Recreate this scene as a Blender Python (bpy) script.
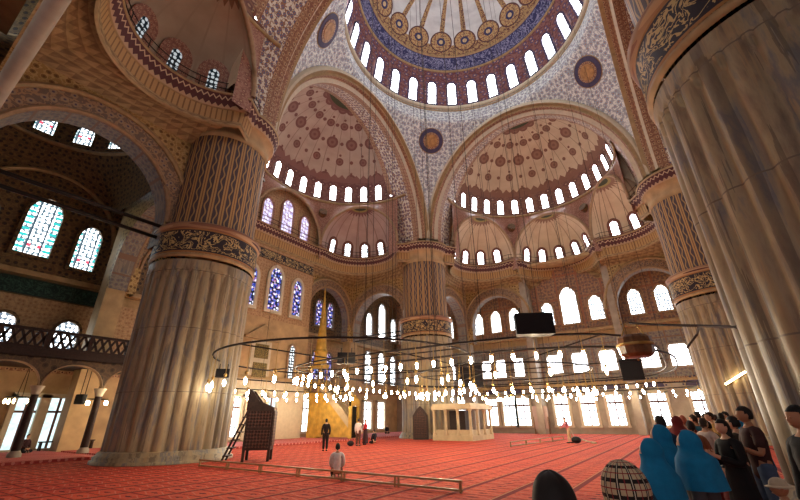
import bpy, bmesh, math, random
from math import pi, sin, cos, sqrt, atan2, hypot, radians
from mathutils import Vector, Matrix
random.seed(7)
for _o in list(bpy.data.objects): bpy.data.objects.remove(_o)
SC = bpy.context.scene
COL = SC.collection

# ------------------------------------------------------------------ camera
CAM = Vector((-24.481, -9.0374, 1.7245))
yaw, pitch, roll = 0.5968, 0.4135, -0.012
_f = Vector((cos(yaw)*cos(pitch), sin(yaw)*cos(pitch), sin(pitch)))
_r = Vector((sin(yaw), -cos(yaw), 0)); _u = _r.cross(_f)
_r2 = _r*cos(roll)+_u*sin(roll); _u2 = -_r*sin(roll)+_u*cos(roll)
cam = bpy.data.cameras.new('camera'); cam.sensor_width = 36; cam.lens = 385.8*36/800
cam.clip_start = 0.05; cam.clip_end = 300
camo = bpy.data.objects.new('camera', cam); COL.objects.link(camo)
camo.matrix_world = Matrix(((_r2.x, _u2.x, -_f.x, CAM.x), (_r2.y, _u2.y, -_f.y, CAM.y), (_r2.z, _u2.z, -_f.z, CAM.z), (0, 0, 0, 1)))
SC.camera = camo
# ------------------------------------------------------------------ light, exposure
w = bpy.data.worlds.new('world'); SC.world = w; w.use_nodes = True
w.node_tree.nodes['Background'].inputs[0].default_value = (0.75, 0.86, 1.0, 1)
w.node_tree.nodes['Background'].inputs[1].default_value = 1.0
SC.view_settings.view_transform = 'Standard'; SC.view_settings.look = 'None'
SC.view_settings.gamma = 1; SC.view_settings.exposure = 0.62
SC.view_settings.use_curve_mapping = False
try:
    SC.cycles.max_bounces = 8; SC.cycles.diffuse_bounces = 6; SC.cycles.use_denoising = True
    SC.cycles.sample_clamp_indirect = 6
except Exception: pass
WIN = 9.0       # brightness of the daylight in the panes
BULB = 95.0    # brightness of a lit bulb
def area_light(loc, target, sx, sy, power, col):
    l = bpy.data.lights.new('daylight', 'AREA'); l.shape = 'RECTANGLE'; l.size = sx; l.size_y = sy; l.energy = power; l.color = col
    o = bpy.data.objects.new('daylight', l); COL.objects.link(o); o.location = loc
    o.rotation_euler = (Vector(target)-Vector(loc)).to_track_quat('-Z', 'Y').to_euler()
    return o
def lamp(loc, power, col, r=0.05):
    l = bpy.data.lights.new('lamp', 'POINT'); l.energy = power; l.color = col; l.shadow_soft_size = r
    o = bpy.data.objects.new('lamp', l); COL.objects.link(o); o.location = loc
    return o

# ------------------------------------------------------------------ node helpers
SAT = [0.88]
def srgb(h):
    h = h.lstrip('#'); c = [int(h[i:i+2], 16)/255 for i in (0, 2, 4)]
    g = 0.35*c[0]+0.5*c[1]+0.15*c[2]; c = [g+(x-g)*SAT[0] for x in c]; c = [c[0]*(0.985 if SAT[0] < 1 else 1), c[1], c[2]]
    return tuple((x/12.92 if x <= 0.04045 else ((x+0.055)/1.055)**2.4) for x in c)+(1,)
class S:
    def __init__(s, nt, k): s.nt = nt; s.k = k
    def _m(s, op, *a):
        n = s.nt.nodes.new('ShaderNodeMath'); n.operation = op
        for i, x in enumerate((s,)+a):
            if isinstance(x, S): s.nt.links.new(x.k, n.inputs[i])
            else: n.inputs[i].default_value = x
        return S(s.nt, n.outputs[0])
    def __add__(s, o): return s._m('ADD', o)
    __radd__ = __add__
    def __sub__(s, o): return s._m('SUBTRACT', o)
    def __rsub__(s, o): return (s*-1)+o
    def __mul__(s, o): return s._m('MULTIPLY', o)
    __rmul__ = __mul__
    def __truediv__(s, o): return s._m('DIVIDE', o)
    def lt(s, o): return s._m('LESS_THAN', o)
    def gt(s, o): return s._m('GREATER_THAN', o)
    def fr(s): return s._m('FRACT')
    def fl(s): return s._m('FLOOR')
    def ab(s): return s._m('ABSOLUTE')
    def sq(s): return s._m('SQRT')
    def sn(s): return s._m('SINE')
    def mx(s, o): return s._m('MAXIMUM', o)
    def mn(s, o): return s._m('MINIMUM', o)
    def pw(s, o): return s._m('POWER', o)
class MB:
    """one node material"""
    def __init__(s, name):
        s.m = bpy.data.materials.new(name); s.m.use_nodes = True; s.nt = s.m.node_tree
        s.b = s.nt.nodes['Principled BSDF']; s._uv = None
        s.b.inputs['Roughness'].default_value = 0.6
        s.b.inputs['Specular IOR Level'].default_value = 0.3
    def uv(s):
        if not s._uv:
            t = s.nt.nodes.new('ShaderNodeTexCoord'); x = s.nt.nodes.new('ShaderNodeSeparateXYZ')
            s.nt.links.new(t.outputs['UV'], x.inputs[0]); s.vec = t.outputs['UV']
            s._uv = (S(s.nt, x.outputs[0]), S(s.nt, x.outputs[1])); s.tc = t
        return s._uv
    def vecof(s, u, v, z=0.0):
        c = s.nt.nodes.new('ShaderNodeCombineXYZ')
        for i, q in enumerate((u, v, z)):
            if isinstance(q, S): s.nt.links.new(q.k, c.inputs[i])
            else: c.inputs[i].default_value = q
        return c.outputs[0]
    def vor(s, vec, scale, rand=1.0, feat='F1', out='Distance'):
        n = s.nt.nodes.new('ShaderNodeTexVoronoi'); n.voronoi_dimensions = '2D'; n.feature = feat
        n.inputs['Scale'].default_value = scale; n.inputs['Randomness'].default_value = rand
        s.nt.links.new(vec, n.inputs['Vector']); return S(s.nt, n.outputs[out])
    def noise(s, vec, scale, detail=2, rough=0.5, dist=0.0):
        n = s.nt.nodes.new('ShaderNodeTexNoise'); n.inputs['Scale'].default_value = scale
        n.inputs['Detail'].default_value = detail; n.inputs['Roughness'].default_value = rough; n.inputs['Distortion'].default_value = dist
        s.nt.links.new(vec, n.inputs['Vector']); return S(s.nt, n.outputs['Fac'])
    def mix(s, f, a, b):
        n = s.nt.nodes.new('ShaderNodeMix'); n.data_type = 'RGBA'
        if isinstance(f, S): s.nt.links.new(f.k, n.inputs[0])
        else: n.inputs[0].default_value = f
        for i, q in ((6, a), (7, b)):
            if isinstance(q, str): q = srgb(q)
            if isinstance(q, tuple): n.inputs[i].default_value = q
            else: s.nt.links.new(q, n.inputs[i])
        return n.outputs[2]
    def ramp(s, f, stops, const=False):
        n = s.nt.nodes.new('ShaderNodeValToRGB'); s.nt.links.new(f.k, n.inputs[0])
        if const: n.color_ramp.interpolation = 'CONSTANT'
        e = n.color_ramp.elements
        while len(e) < len(stops): e.new(0.5)
        for q, (p, c) in zip(e, stops): q.position = p; q.color = srgb(c) if isinstance(c, str) else c
        return n.outputs[0]
    def set(s, col, rough=None, metal=None, spec=None, bump=None, bstr=0.3, bdist=0.05):
        if isinstance(col, str): col = srgb(col)
        if isinstance(col, tuple): s.b.inputs['Base Color'].default_value = col
        else: s.nt.links.new(col, s.b.inputs['Base Color'])
        if rough is not None: s.b.inputs['Roughness'].default_value = rough
        if metal is not None: s.b.inputs['Metallic'].default_value = metal
        if spec is not None: s.b.inputs['Specular IOR Level'].default_value = spec
        if bump is not None:
            n = s.nt.nodes.new('ShaderNodeBump'); n.inputs['Strength'].default_value = bstr; n.inputs['Distance'].default_value = bdist
            s.nt.links.new(bump.k, n.inputs['Height']); s.nt.links.new(n.outputs[0], s.b.inputs['Normal'])
        return s.m
def plain(name, col, rough=0.6, metal=0.0, var=0.0, scale=4):
    m = MB(name)
    if var:
        t = m.nt.nodes.new('ShaderNodeTexCoord'); f = m.noise(t.outputs['Object'], scale, 3)
        c = srgb(col); k = [max(0, x*(1-var)) for x in c[:3]]; k2 = [min(1, x*(1+var)) for x in c[:3]]
        return m.set(m.ramp(f, [(0.3, tuple(k)+(1,)), (0.7, tuple(k2)+(1,))]), rough, metal)
    return m.set(col, rough, metal)
def emit(name, col, st):
    m = bpy.data.materials.new(name); m.use_nodes = True; nt = m.node_tree; nt.nodes.clear()
    e = nt.nodes.new('ShaderNodeEmission'); e.inputs[0].default_value = srgb(col) if isinstance(col, str) else col; e.inputs[1].default_value = st
    o = nt.nodes.new('ShaderNodeOutputMaterial'); nt.links.new(e.outputs[0], o.inputs[0]); return m

def floral(m, vec, s, bg, petal, heart, vine, rand=0.55, dens=1.0):
    """tiles painted with rosettes and curling stems"""
    d = m.vor(vec, s, rand)
    n = m.noise(vec, s*1.15, 1.5, 0.5, 0.6)
    v = ((n-0.5).ab()).lt(0.035*dens)
    n2 = m.noise(vec, s*2.3, 1.0, 0.5, 0.3)
    leaf = n2.gt(0.585)
    c = m.mix(v, bg, vine); c = m.mix(leaf, c, vine)
    c = m.mix(d.lt(0.34*dens), c, vine); c = m.mix(d.lt(0.28*dens), c, petal); c = m.mix(d.lt(0.12*dens), c, heart)
    return c
def tilemat(name, s, bg, petal, heart, vine, rough=0.45, rand=0.55, panel=None):
    m = MB(name); u, v = m.uv(); c = floral(m, m.vec, s, bg, petal, heart, vine, rand)
    if panel:
        pu, pv, lw, lc = panel
        e = ((u/pu).fr()-0.5).ab().gt(0.5-lw/pu).mx(((v/pv).fr()-0.5).ab().gt(0.5-lw/pv))
        c = m.mix(e, c, lc)
    return m.set(c, rough)
M = {}
M['pend'] = tilemat('blue_white_painted_plaster', 2.2, '#ebe7e0', '#9aa4b8', '#b8805c', '#acacb2')
M['soffit'] = tilemat('arch_soffit_painting', 2.4, '#ddd0bc', '#5f6484', '#b0603a', '#9a6a50')
M['walltile'] = tilemat('warm_wall_tile', 2.4, '#b08460', '#84604e', '#6a6070', '#946a54', panel=(2.6, 3.1, 0.10, '#a5674a'))
M['walltile2'] = tilemat('ochre_wall_tile', 3.0, '#c49a6c', '#b0845c', '#94644a', '#ae8660')
M['greytile'] = tilemat('grey_blue_wall_tile', 2.8, '#9a8a7a', '#747078', '#84604e', '#857a70', panel=(1.5, 2.4, 0.07, '#8d6a56'))
M['darktile'] = tilemat('dark_olive_tile', 2.2, '#6e5238', '#4d3c2c', '#3a3038', '#86653e')
M['spandrel'] = tilemat('red_spandrel_painting', 2.4, '#b07e66', '#8f5a4c', '#c79a74', '#9c6654')
M['redborder'] = tilemat('red_border_painting', 2.4, '#8e5a44', '#c0966e', '#5c2f34', '#a87a58', rand=0.1)
M['gold'] = plain('gilded_moulding', '#ad8a5e', 0.45, 0.1, 0.18, 2.5)
M['cream'] = plain('cream_moulding', '#d2bfa2', 0.6, 0, 0.08, 3)
M['ochre'] = plain('ochre_plaster', '#bf9a6c', 0.7, 0, 0.2, 1.2)
M['stone'] = plain('grey_stone', '#a69684', 0.6, 0, 0.15, 1.5)
M['iron'] = plain('black_iron', '#2a211d', 0.5, 0.4)
M['wooddk'] = plain('dark_carved_wood', '#35201a', 0.55, 0, 0.3, 8)
M['wood'] = plain('brown_wood', '#7a5030', 0.5, 0, 0.25, 5)
M['frame'] = plain('window_surround', '#7d4a3c', 0.6, 0, 0.15, 4)
M['bandwall'] = tilemat('gilt_painted_wall', 2.4, '#b0894f', '#8f6a3c', '#6f4a30', '#c8a468')
M['archband'] = tilemat('arch_band_tile', 2.2, '#7a6050', '#a08468', '#5a4658', '#a8805c')
M['pale'] = tilemat('pale_springer_glare', 2.2, '#efece6', '#b4b8c0', '#c8a890', '#c4c2c4')  # pendentive tile made paler: daylight glare at the arch feet put into the colour
M['rosette'] = tilemat('rosette_window_surround', 4.0, '#8a5344', '#b98a6a', '#5c3030', '#a06a52')
M['frameblue'] = plain('blue_window_surround', '#4d4260', 0.6, 0, 0.15, 4)
M['frametan'] = plain('tan_window_surround', '#a8835f', 0.6, 0, 0.15, 4)

def mk_marble():
    m = MB('veined_marble'); m.uv()
    t = m.tc.outputs['Object']
    mp = m.nt.nodes.new('ShaderNodeMapping'); mp.inputs['Scale'].default_value = (1, 1, 0.22); m.nt.links.new(t, mp.inputs[0])
    n = m.noise(mp.outputs[0], 0.9, 6, 0.62, 0.8); n2 = m.noise(mp.outputs[0], 3.2, 5, 0.6)
    c = m.ramp(n*0.6+n2*0.4, [(0.3, '#4f443f'), (0.42, '#8a7258'), (0.5, '#a58f6c'), (0.57, '#77706e'), (0.64, '#9c8468'), (0.74, '#c2a888')])
    u, v = m.uv()
    mp2 = m.nt.nodes.new('ShaderNodeMapping'); mp2.inputs['Scale'].default_value = (1, 1, 0.04); m.nt.links.new(t, mp2.inputs[0])
    st_ = m.noise(mp2.outputs[0], 3.0, 4, 0.6)
    c = m.mix(st_.gt(0.56)*0.4, c, '#b39060'); c = m.mix(st_.lt(0.42)*0.5, c, '#463a34')
    joint = ((v/3.05).fr()-0.5).ab().gt(0.494)
    c = m.mix(joint, c, '#75624f')
    return m.set(c, 0.42, spec=0.4, bump=n2, bstr=0.12)
M['marble'] = mk_marble()
def mk_shaft():          # upper shaft: upright gold stripes and dark vine strips; u counts stripes
    m = MB('striped_tile_shaft'); u, v = m.uv(); f = u.fr()
    w_ = ((v*7.0).sn()*0.10+0.5-f).ab().lt(0.07)
    dots = ((((v*0.8).fr()-0.5)*1.25)._m('POWER', 2.0)+((f-0.5)*0.62)._m('POWER', 2.0)).lt(0.022)
    c = m.mix(w_, '#54464a', '#b08a58')
    edge = (f-0.5).ab().gt(0.30); c = m.mix(edge, c, '#c0925a')
    e2 = (f-0.5).ab().gt(0.46); c = m.mix(e2, c, '#7d5638')
    return m.set(c, 0.5)
M['shaft'] = mk_shaft()
def mk_script(name, bg, fg, s=1.0, border='#a8703c'):
    m = MB(name); u, v = m.uv(); vec = m.vecof(u*s*1.0, v*1.4)
    n = m.noise(vec, 1.6, 2.5, 0.55, 1.6); n2 = m.noise(vec, 3.6, 1, 0.5, 0.5)
    k = ((n-0.5).ab()).lt(0.028).mx(((n-0.62).ab()).lt(0.02)).mx(n2.gt(0.66)*n.gt(0.5))
    kk = k*((v-0.5).ab().lt(0.38))
    c = m.mix(kk, bg, fg); c = m.mix((v-0.5).ab().gt(0.43), c, border)
    return m.set(c, 0.45)
M['script'] = mk_script('collar_inscription', '#2c2630', '#c7a468')
M['scriptblue'] = mk_script('dome_inscription', '#2a2a5c', '#8c88ac', 0.8, '#b3794c')
M['scriptgreen'] = mk_script('green_inscription_panel', '#16322f', '#33564a', 1.0, '#5b4a30')
def mk_cornice():        # scalloped red band; u in metres, v 0..1
    m = MB('scalloped_cornice'); u, v = m.uv(); f = (u*2.6).fr()-0.5
    sc = (f*f*3.2+0.12-v*0.0)
    a = v.gt(f.ab()*0.5+0.08)
    c = m.mix(a, '#c09a76', '#5e2f30')
    b = (v-0.72-((f.ab()*-0.5)+0.15)).ab().lt(0.06)
    c = m.mix(b, c, '#d1ad8a')
    return m.set(c, 0.55)
M['cornice'] = mk_cornice()
def mk_flute():
    m = MB('fluted_gilt_band'); u, v = m.uv(); f = ((u*3.2).fr()-0.5).ab(); c = m.mix(f.gt(0.36), '#bd8f56', '#8a6238'); return m.set(c, 0.5)
M['flute'] = mk_flute()
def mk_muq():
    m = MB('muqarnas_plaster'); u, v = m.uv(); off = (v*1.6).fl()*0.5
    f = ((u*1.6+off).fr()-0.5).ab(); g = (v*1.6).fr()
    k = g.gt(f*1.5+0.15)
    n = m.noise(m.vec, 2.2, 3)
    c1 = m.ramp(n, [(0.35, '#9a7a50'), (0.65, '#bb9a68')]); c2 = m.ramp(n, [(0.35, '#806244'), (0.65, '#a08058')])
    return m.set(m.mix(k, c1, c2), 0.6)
M['muq'] = mk_muq()
def mk_semi(name, bg, line, med, medin, zz, drum):
    # u = window index, v = height above base ring (0..1 of the quarter arc, 0.0..0.22 window drum)
    m = MB(name); u, v = m.uv()
    vec = m.vecof(u*0.5+ (v*0), v*8.0)
    sc = m.mx = None
    un = u*0.55
    row = (v*6.6).fl(); off = row*0.5
    sq = ((un+off).fr()-0.5); sv = ((v*6.6).fr()-0.5)
    # medallion size narrows towards the crown so that it stays round
    kx = (1.0-v*0.92)
    d = ((sq*kx*2.1)*(sq*kx*2.1)+(sv*1.0)*(sv*1.0)).sq()
    c = m.ramp(m.noise(vec, 1.2, 3), [(0.35, bg[0]), (0.65, bg[1])])
    ln = ((u*1.0).fr()-0.5).ab().lt(0.025)
    c = m.mix(ln, c, line)
    big = (row*0.5).fr().gt(0.25)*0.10+0.22; c = m.mix((d-big).lt(0.0), c, med); c = m.mix((d-big*0.62).lt(0.0), c, medin); c = m.mix(d.lt(0.08), c, med)
    sq2 = ((un+off+0.5).fr()-0.5); sv2 = ((v*6.6).fr()-0.5); d2 = ((sq2*kx*2.1)*(sq2*kx*2.1)+sv2*sv2).sq(); c = m.mix(d2.lt(0.10), c, med)
    sv3 = ((v*6.6).fr()-0.86); d3 = ((sq*kx*2.1)*(sq*kx*2.1)+sv3*sv3).sq(); c = m.mix(d3.lt(0.07), c, med)
    crown = v.gt(0.815); c = m.mix(crown, c, med); c = m.mix(v.gt(0.838), c, '#4a4c30'); 
    zig = v.lt(0.235+((u*2.0).fr()-0.5).ab()*0.07); c = m.mix(zig, c, zz)
    fl_ = floral(m, m.vecof(u, v*12.0), 1.6, drum[0], drum[1], drum[2], drum[3])
    c = m.mix(v.lt(0.20), c, fl_)
    return m.set(c, 0.6)
M['semi_q'] = mk_semi('qibla_semi_dome_painting', ('#b89c8a', '#c8ae9a'), '#97786a', '#83544a', '#95685c', '#93625a', ('#90625a', '#74484a', '#b98f7c', '#7f504a'))
M['semi_r'] = mk_semi('right_semi_dome_painting', ('#ccae8c', '#dabf9c'), '#a0846a', '#8a5c48', '#9d7058', '#936450', ('#966854', '#7b504a', '#bd9878', '#855a4a'))
def mk_exedra(name, bg, line, zz):
    m = MB(name); u, v = m.uv()
    c = m.ramp(m.noise(m.vecof(u, v*5.0), 1.0, 3), [(0.35, bg[0]), (0.65, bg[1])])
    ln = ((u*1.5).fr()-0.5).ab().lt(0.05); c = m.mix(ln, c, line)
    z = v.gt(0.80-((u*2.2).fr()-0.5).ab()*0.14); c = m.mix(z, c, zz)
    c = m.mix(v.gt(0.84), c, '#a08a4a'); c = m.mix(v.gt(0.88), c, '#42442a')
    c = m.mix(v.lt(0.03), c, zz)
    return m.set(c, 0.6)
M['ex_q'] = mk_exedra('qibla_exedra_painting', ('#b8968c', '#c8a89c'), '#9c776c', '#8a5a54')
M['ex_r'] = mk_exedra('right_exedra_painting', ('#c8a988', '#d8bb98'), '#a38468', '#936850')
M['ex_l'] = mk_exedra('left_exedra_painting', ('#a08a72', '#b09a80'), '#a08a72', '#84604a')
def mk_dome():           # u = azimuth * 18 / 2pi, v = height 0..1 of the quarter arc
    m = MB('main_dome_painting'); u, v = m.uv()
    f = ((u).fr()-0.5).ab()                     # 0 in the middle of a rib
    base = m.ramp(m.noise(m.vecof(u, v*14.0), 1.2, 3), [(0.3, '#bab9ba'), (0.6, '#d8d6d4'), (0.8, '#c0b8b0')])
    h = v-0.50                                   # start of the ribs
    ribw = 0.11+h*0.05
    orn = floral(m, m.vecof(u*3.0, v*26.0), 2.0, '#6e4038', '#c59a5c', '#2c2c58', '#b08a58')
    c = m.mix(f.lt(ribw), base, orn)
    d = ((f*1.12)*(f*1.12)+((v-0.475)*8.2)*((v-0.475)*8.2)).sq()
    orn2 = floral(m, m.vecof(u*3.0, v*26.0), 2.6, '#7c4a3c', '#d0a868', '#34305c', '#c79a60'); ring = m.mix(d.lt(0.46), '#5c3434', orn2); ring = m.mix(d.lt(0.20), ring, '#34325e'); ring = m.mix(d.lt(0.1), ring, '#d0b080')
    scal = v.lt(0.455)
    c = m.mix(scal, c, orn); c = m.mix(d.lt(0.52), c, ring)
    dr = floral(m, m.vecof(u*3.0, v*24.0), 1.3, '#8e5a54', '#5b4a72', '#c79a78', '#6f3a3e')
    c = m.mix(v.lt(0.375), c, dr)
    c = m.mix((v-0.375).ab().lt(0.008), c, '#bf8f5c')
    return m.set(c, 0.6)
M['dome'] = mk_dome()
SAT[0] = 1.0
def mk_carpet():
    m = MB('red_prayer_carpet'); u, v = m.uv()
    n = m.noise(m.vec, 0.35, 3); n2 = m.noise(m.vec, 14, 2)
    c = m.ramp(n*0.7+n2*0.3, [(0.35, '#b4322a'), (0.65, '#dc5636')])
    fv = (v/1.25).fr(); fu = ((u/0.62)+(v/1.25).fl()*0.0).fr()
    niche = ((fu-0.5).ab()*1.2+(fv-0.55).ab()*0.9)
    c = m.mix(niche.lt(0.40)*niche.gt(0.33), c, '#d0705a'); c = m.mix(niche.lt(0.14), c, '#5c1420')
    c = m.mix((fu-0.5).ab().gt(0.45), c, '#7d1a1c')
    d = m.vor(m.vec, 5.5, 0.5); c = m.mix(d.lt(0.22), c, '#c85a40')
    c = m.mix(fv.lt(0.18), c, '#7c1c1c'); c = m.mix((fv-0.15).ab().lt(0.02), c, '#c8704e')
    return m.set(c, 0.9, spec=0.15, bump=n2, bstr=0.2)
M['carpet'] = mk_carpet()
def mk_carpet2():
    m = MB('pink_red_carpet'); u, v = m.uv(); n = m.noise(m.vec, 2.0, 4)
    c = m.ramp(n, [(0.35, '#a03c3c'), (0.65, '#c4625c')]); d = m.vor(m.vec, 3.0, 0.1); c = m.mix(d.lt(0.2), c, '#d88a80')
    return m.set(c, 0.9, spec=0.15)
M['carpet2'] = mk_carpet2()
SAT[0] = 0.95

# ------------------------------------------------------------------ glass (lit by the sky outside)
def mk_glass(name, kind, st):
    m = bpy.data.materials.new(name); m.use_nodes = True; nt = m.node_tree; nt.nodes.clear()
    h = MB.__new__(MB); h.nt = nt; h._uv = None
    u, v = h.uv()
    if kind == 'plain':
        d = h.vor(h.vec, 3.5, 0.2); c = h.mix(d.gt(0.50), '#fdfaff', '#4a4650')
    elif kind == 'lattice':     # white with dark leads
        d = h.vor(h.vec, 3.6, 0.3); c = h.mix(d.gt(0.36), '#f8fbff', '#2c3238')
    elif kind == 'stained':     # u,v in metres; u centred on 0
        d = h.vor(h.vec, 3.4, 0.3); c = h.mix(d.gt(0.42), '#f4fbff', '#3c4a52')
        c = h.mix(u.ab().gt(0.56)*(((v*2.2).fr()-0.5).ab().gt(0.28)), c, '#1e7a78')
        c = h.mix((u.ab()-0.42).ab().lt(0.05), c, '#27323a')
        c = h.mix((v-0.7).ab().lt(0.12)*((u.ab()-0.28).ab().lt(0.09)), c, '#b03040')
    elif kind == 'blue':
        d = h.vor(h.vec, 3.0, 0.6); e = h.vor(h.vec, 1.6, 0.9, out='Color')
        n = h.noise(h.vec, 2.2, 1)
        c = h.ramp(n, [(0.36, '#2a2f7a'), (0.47, '#5a6fd0'), (0.53, '#a04a60'), (0.6, '#dfe8ff')]); c = h.mix(d.gt(0.42), c, '#20202c')
    elif kind == 'grid':        # clear ground window with bars
        e = ((u/0.5).fr()-0.5).ab().gt(0.40).mx(((v/0.78).fr()-0.5).ab().gt(0.43)); c = h.mix(e, '#f2f8fb', '#1a1c1c')
    elif kind == 'lav':
        d = h.vor(h.vec, 2.6, 0.5); n = h.noise(h.vec, 1.4, 2); c = h.ramp(n, [(0.35, '#8d7fb4'), (0.55, '#d8cce8'), (0.7, '#fff6f8')]); c = h.mix(d.gt(0.45), c, '#8a6f86')
    elif kind == 'garden':      # left gallery: greenish daylight
        n = h.noise(h.vec, 1.6, 3); c = h.ramp(n, [(0.35, '#a8c8cc'), (0.6, '#dff0f4')])
    e = nt.nodes.new('ShaderNodeEmission'); nt.links.new(c, e.inputs[0]); e.inputs[1].default_value = st
    o = nt.nodes.new('ShaderNodeOutputMaterial'); nt.links.new(e.outputs[0], o.inputs[0]); return m
G = {'lav': mk_glass('lavender_window_glass', 'lav', 1.25), 'plain': mk_glass('bright_window_glass', 'plain', WIN), 'lattice': mk_glass('leaded_window_glass', 'lattice', WIN*0.7),
     'stained': mk_glass('stained_window_glass', 'stained', WIN*0.3), 'blue': mk_glass('blue_stained_glass', 'blue', 1.2),
     'grid': mk_glass('ground_window_glass', 'grid', WIN*0.8), 'garden': mk_glass('garden_window_glass', 'garden', 1.2),
     'rear': mk_glass('rear_window_glass', 'plain', 1.3), 'garden2': mk_glass('dim_green_glass', 'lattice', 0.35), 'dim': mk_glass('dim_window_glass', 'lattice', 1.3)}

# ------------------------------------------------------------------ mesh helpers
def link(name, me, mats, parent=None, kind=None, smooth=False):
    o = bpy.data.objects.new(name, me); COL.objects.link(o)
    if not me.materials:
        for q in (mats if isinstance(mats, (list, tuple)) else [mats]): me.materials.append(q)
    if smooth: me.polygons.foreach_set('use_smooth', [True]*len(me.polygons))
    if parent is not None: o.parent = parent
    if kind: o['kind'] = kind
    return o
def mesh(name, V, F, UV=None, MI=None):
    me = bpy.data.meshes.new(name); me.from_pydata(V, [], F)
    l = me.uv_layers.new(name='uv')
    if UV is not None:
        for p in me.polygons:
            for li in p.loop_indices: l.data[li].uv = UV[me.loops[li].vertex_index]
    if MI is not None:
        for p, i in zip(me.polygons, MI): p.material_index = i
    me.update(); return me
class Acc:
    """collects grids and solids in one mesh"""
    def __init__(s): s.V = []; s.F = []; s.UV = []; s.MI = []
    def grid(s, fn, nu, nv, mi=0, closed=False):
        b = len(s.V)
        for j in range(nv+1):
            for i in range(nu+1):
                p, uv = fn(i/nu, j/nv); s.V.append(tuple(p)); s.UV.append(uv)
        for j in range(nv):
            for i in range(nu):
                a = b+j*(nu+1)+i; s.F.append((a, a+1, a+nu+2, a+nu+1)); s.MI.append(mi)
        return s
    def poly(s, pts, uvs=None, mi=0):
        b = len(s.V); s.V += [tuple(p) for p in pts]; s.UV += (uvs or [(p[0], p[2]) for p in pts]); s.F.append(tuple(range(b, b+len(pts)))); s.MI.append(mi); return s
    def box(s, c, sz, rz=0, mi=0, tilt=None):
        x, y, z = (q/2 for q in sz); b = len(s.V); R = Matrix.Rotation(rz, 3, 'Z')
        if tilt is not None: R = R @ tilt
        for dx, dy, dz in ((-x,-y,-z),(x,-y,-z),(x,y,-z),(-x,y,-z),(-x,-y,z),(x,-y,z),(x,y,z),(-x,y,z)):
            s.V.append(tuple(Vector(c)+R@Vector((dx, dy, dz)))); s.UV.append((dx+dy, dz))
        for f in ((0,3,2,1),(4,5,6,7),(0,1,5,4),(1,2,6,5),(2,3,7,6),(3,0,4,7)): s.F.append(tuple(b+i for i in f)); s.MI.append(mi)
        return s
    def bar(s, p, q, r, r2=None, n=8, mi=0, caps=True):
        p = Vector(p); q = Vector(q); d = (q-p); L = d.length
        if L < 1e-6: return s
        d /= L; a = d.orthogonal().normalized(); c = d.cross(a); r2 = r if r2 is None else r2; b = len(s.V)
        for k, (pt, rr) in enumerate(((p, r), (q, r2))):
            for i in range(n):
                t = 2*pi*i/n; s.V.append(tuple(pt+a*rr*cos(t)+c*rr*sin(t))); s.UV.append((i*rr, k*L))
        for i in range(n): j = (i+1) % n; s.F.append((b+i, b+j, b+n+j, b+n+i)); s.MI.append(mi)
        if caps: s.F.append(tuple(b+n-1-i for i in range(n))); s.MI.append(mi); s.F.append(tuple(b+n+i for i in range(n))); s.MI.append(mi)
        return s
    def tube(s, pts, r, n=6, mi=0, closed=False):
        P = [Vector(p) for p in pts]; b = len(s.V); m_ = len(P)
        for k, p in enumerate(P):
            if closed: d = P[(k+1) % m_]-P[k-1]
            else: d = P[min(k+1, m_-1)]-P[max(k-1, 0)]
            d.normalize(); up = Vector((0, 0, 1)) if abs(d.z) < 0.9 else Vector((1, 0, 0)); a = d.cross(up).normalized(); c = a.cross(d)
            for i in range(n):
                t = 2*pi*i/n; s.V.append(tuple(p+a*r*cos(t)+c*r*sin(t))); s.UV.append((i*r, k))
        for k in range(m_ if closed else m_-1):
            k2 = (k+1) % m_
            for i in range(n): j = (i+1) % n; s.F.append((b+k*n+i, b+k*n+j, b+k2*n+j, b+k2*n+i)); s.MI.append(mi)
        return s
    def lathe(s, prof, c=(0, 0, 0), n=16, mi=0):
        b = len(s.V)
        for k, (r, z) in enumerate(prof):
            for i in range(n):
                t = 2*pi*i/n; s.V.append((c[0]+r*cos(t), c[1]+r*sin(t), c[2]+z)); s.UV.append((i/n, z))
        for k in range(len(prof)-1):
            for i in range(n): j = (i+1) % n; s.F.append((b+k*n+i, b+k*n+j, b+(k+1)*n+j, b+(k+1)*n+i)); s.MI.append(mi)
        return s
    def prism(s, pts, depth, axis_o, ax, ay, an, mi=0):
        """polygon pts (a,b) in the plane (ax, ay) pushed along an"""
        o, ax, ay, an = (Vector(q) for q in (axis_o, ax, ay, an)); b = len(s.V); n = len(pts)
        for k in (0, 1):
            for a, c in pts: s.V.append(tuple(o+ax*a+ay*c+an*depth*k)); s.UV.append((a, c))
        s.F.append(tuple(b+i for i in range(n))); s.MI.append(mi); s.F.append(tuple(b+2*n-1-i for i in range(n))); s.MI.append(mi)
        for i in range(n): j = (i+1) % n; s.F.append((b+i, b+n+i, b+n+j, b+j)); s.MI.append(mi)
        return s
    def done(s, name, mats, parent=None, kind=None, smooth=False, T=None):
        V = s.V if T is None else [tuple(T @ Vector(v)) for v in s.V]
        return link(name, mesh(name, V, s.F, s.UV, s.MI), mats, parent, kind, smooth)
def thing(name, label, cat, loc=(0, 0, 0), rz=0, group=None):
    o = bpy.data.objects.new(name, None); COL.objects.link(o); o.location = loc; o.rotation_euler = (0, 0, rz)
    o.empty_display_size = 0.2; return tag(o, label, cat, group)
def tag(o, label, cat, group=None):
    o['label'] = label; o['category'] = cat
    if group: o['group'] = group
    return o
TR = [0]
def trim(acc, mats, T=None, smooth=False):
    TR[0] += 1; return acc.done('trim_%d' % TR[0], mats, None, 'structure', smooth, T)
WN = [0]; PANES = {}
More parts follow.
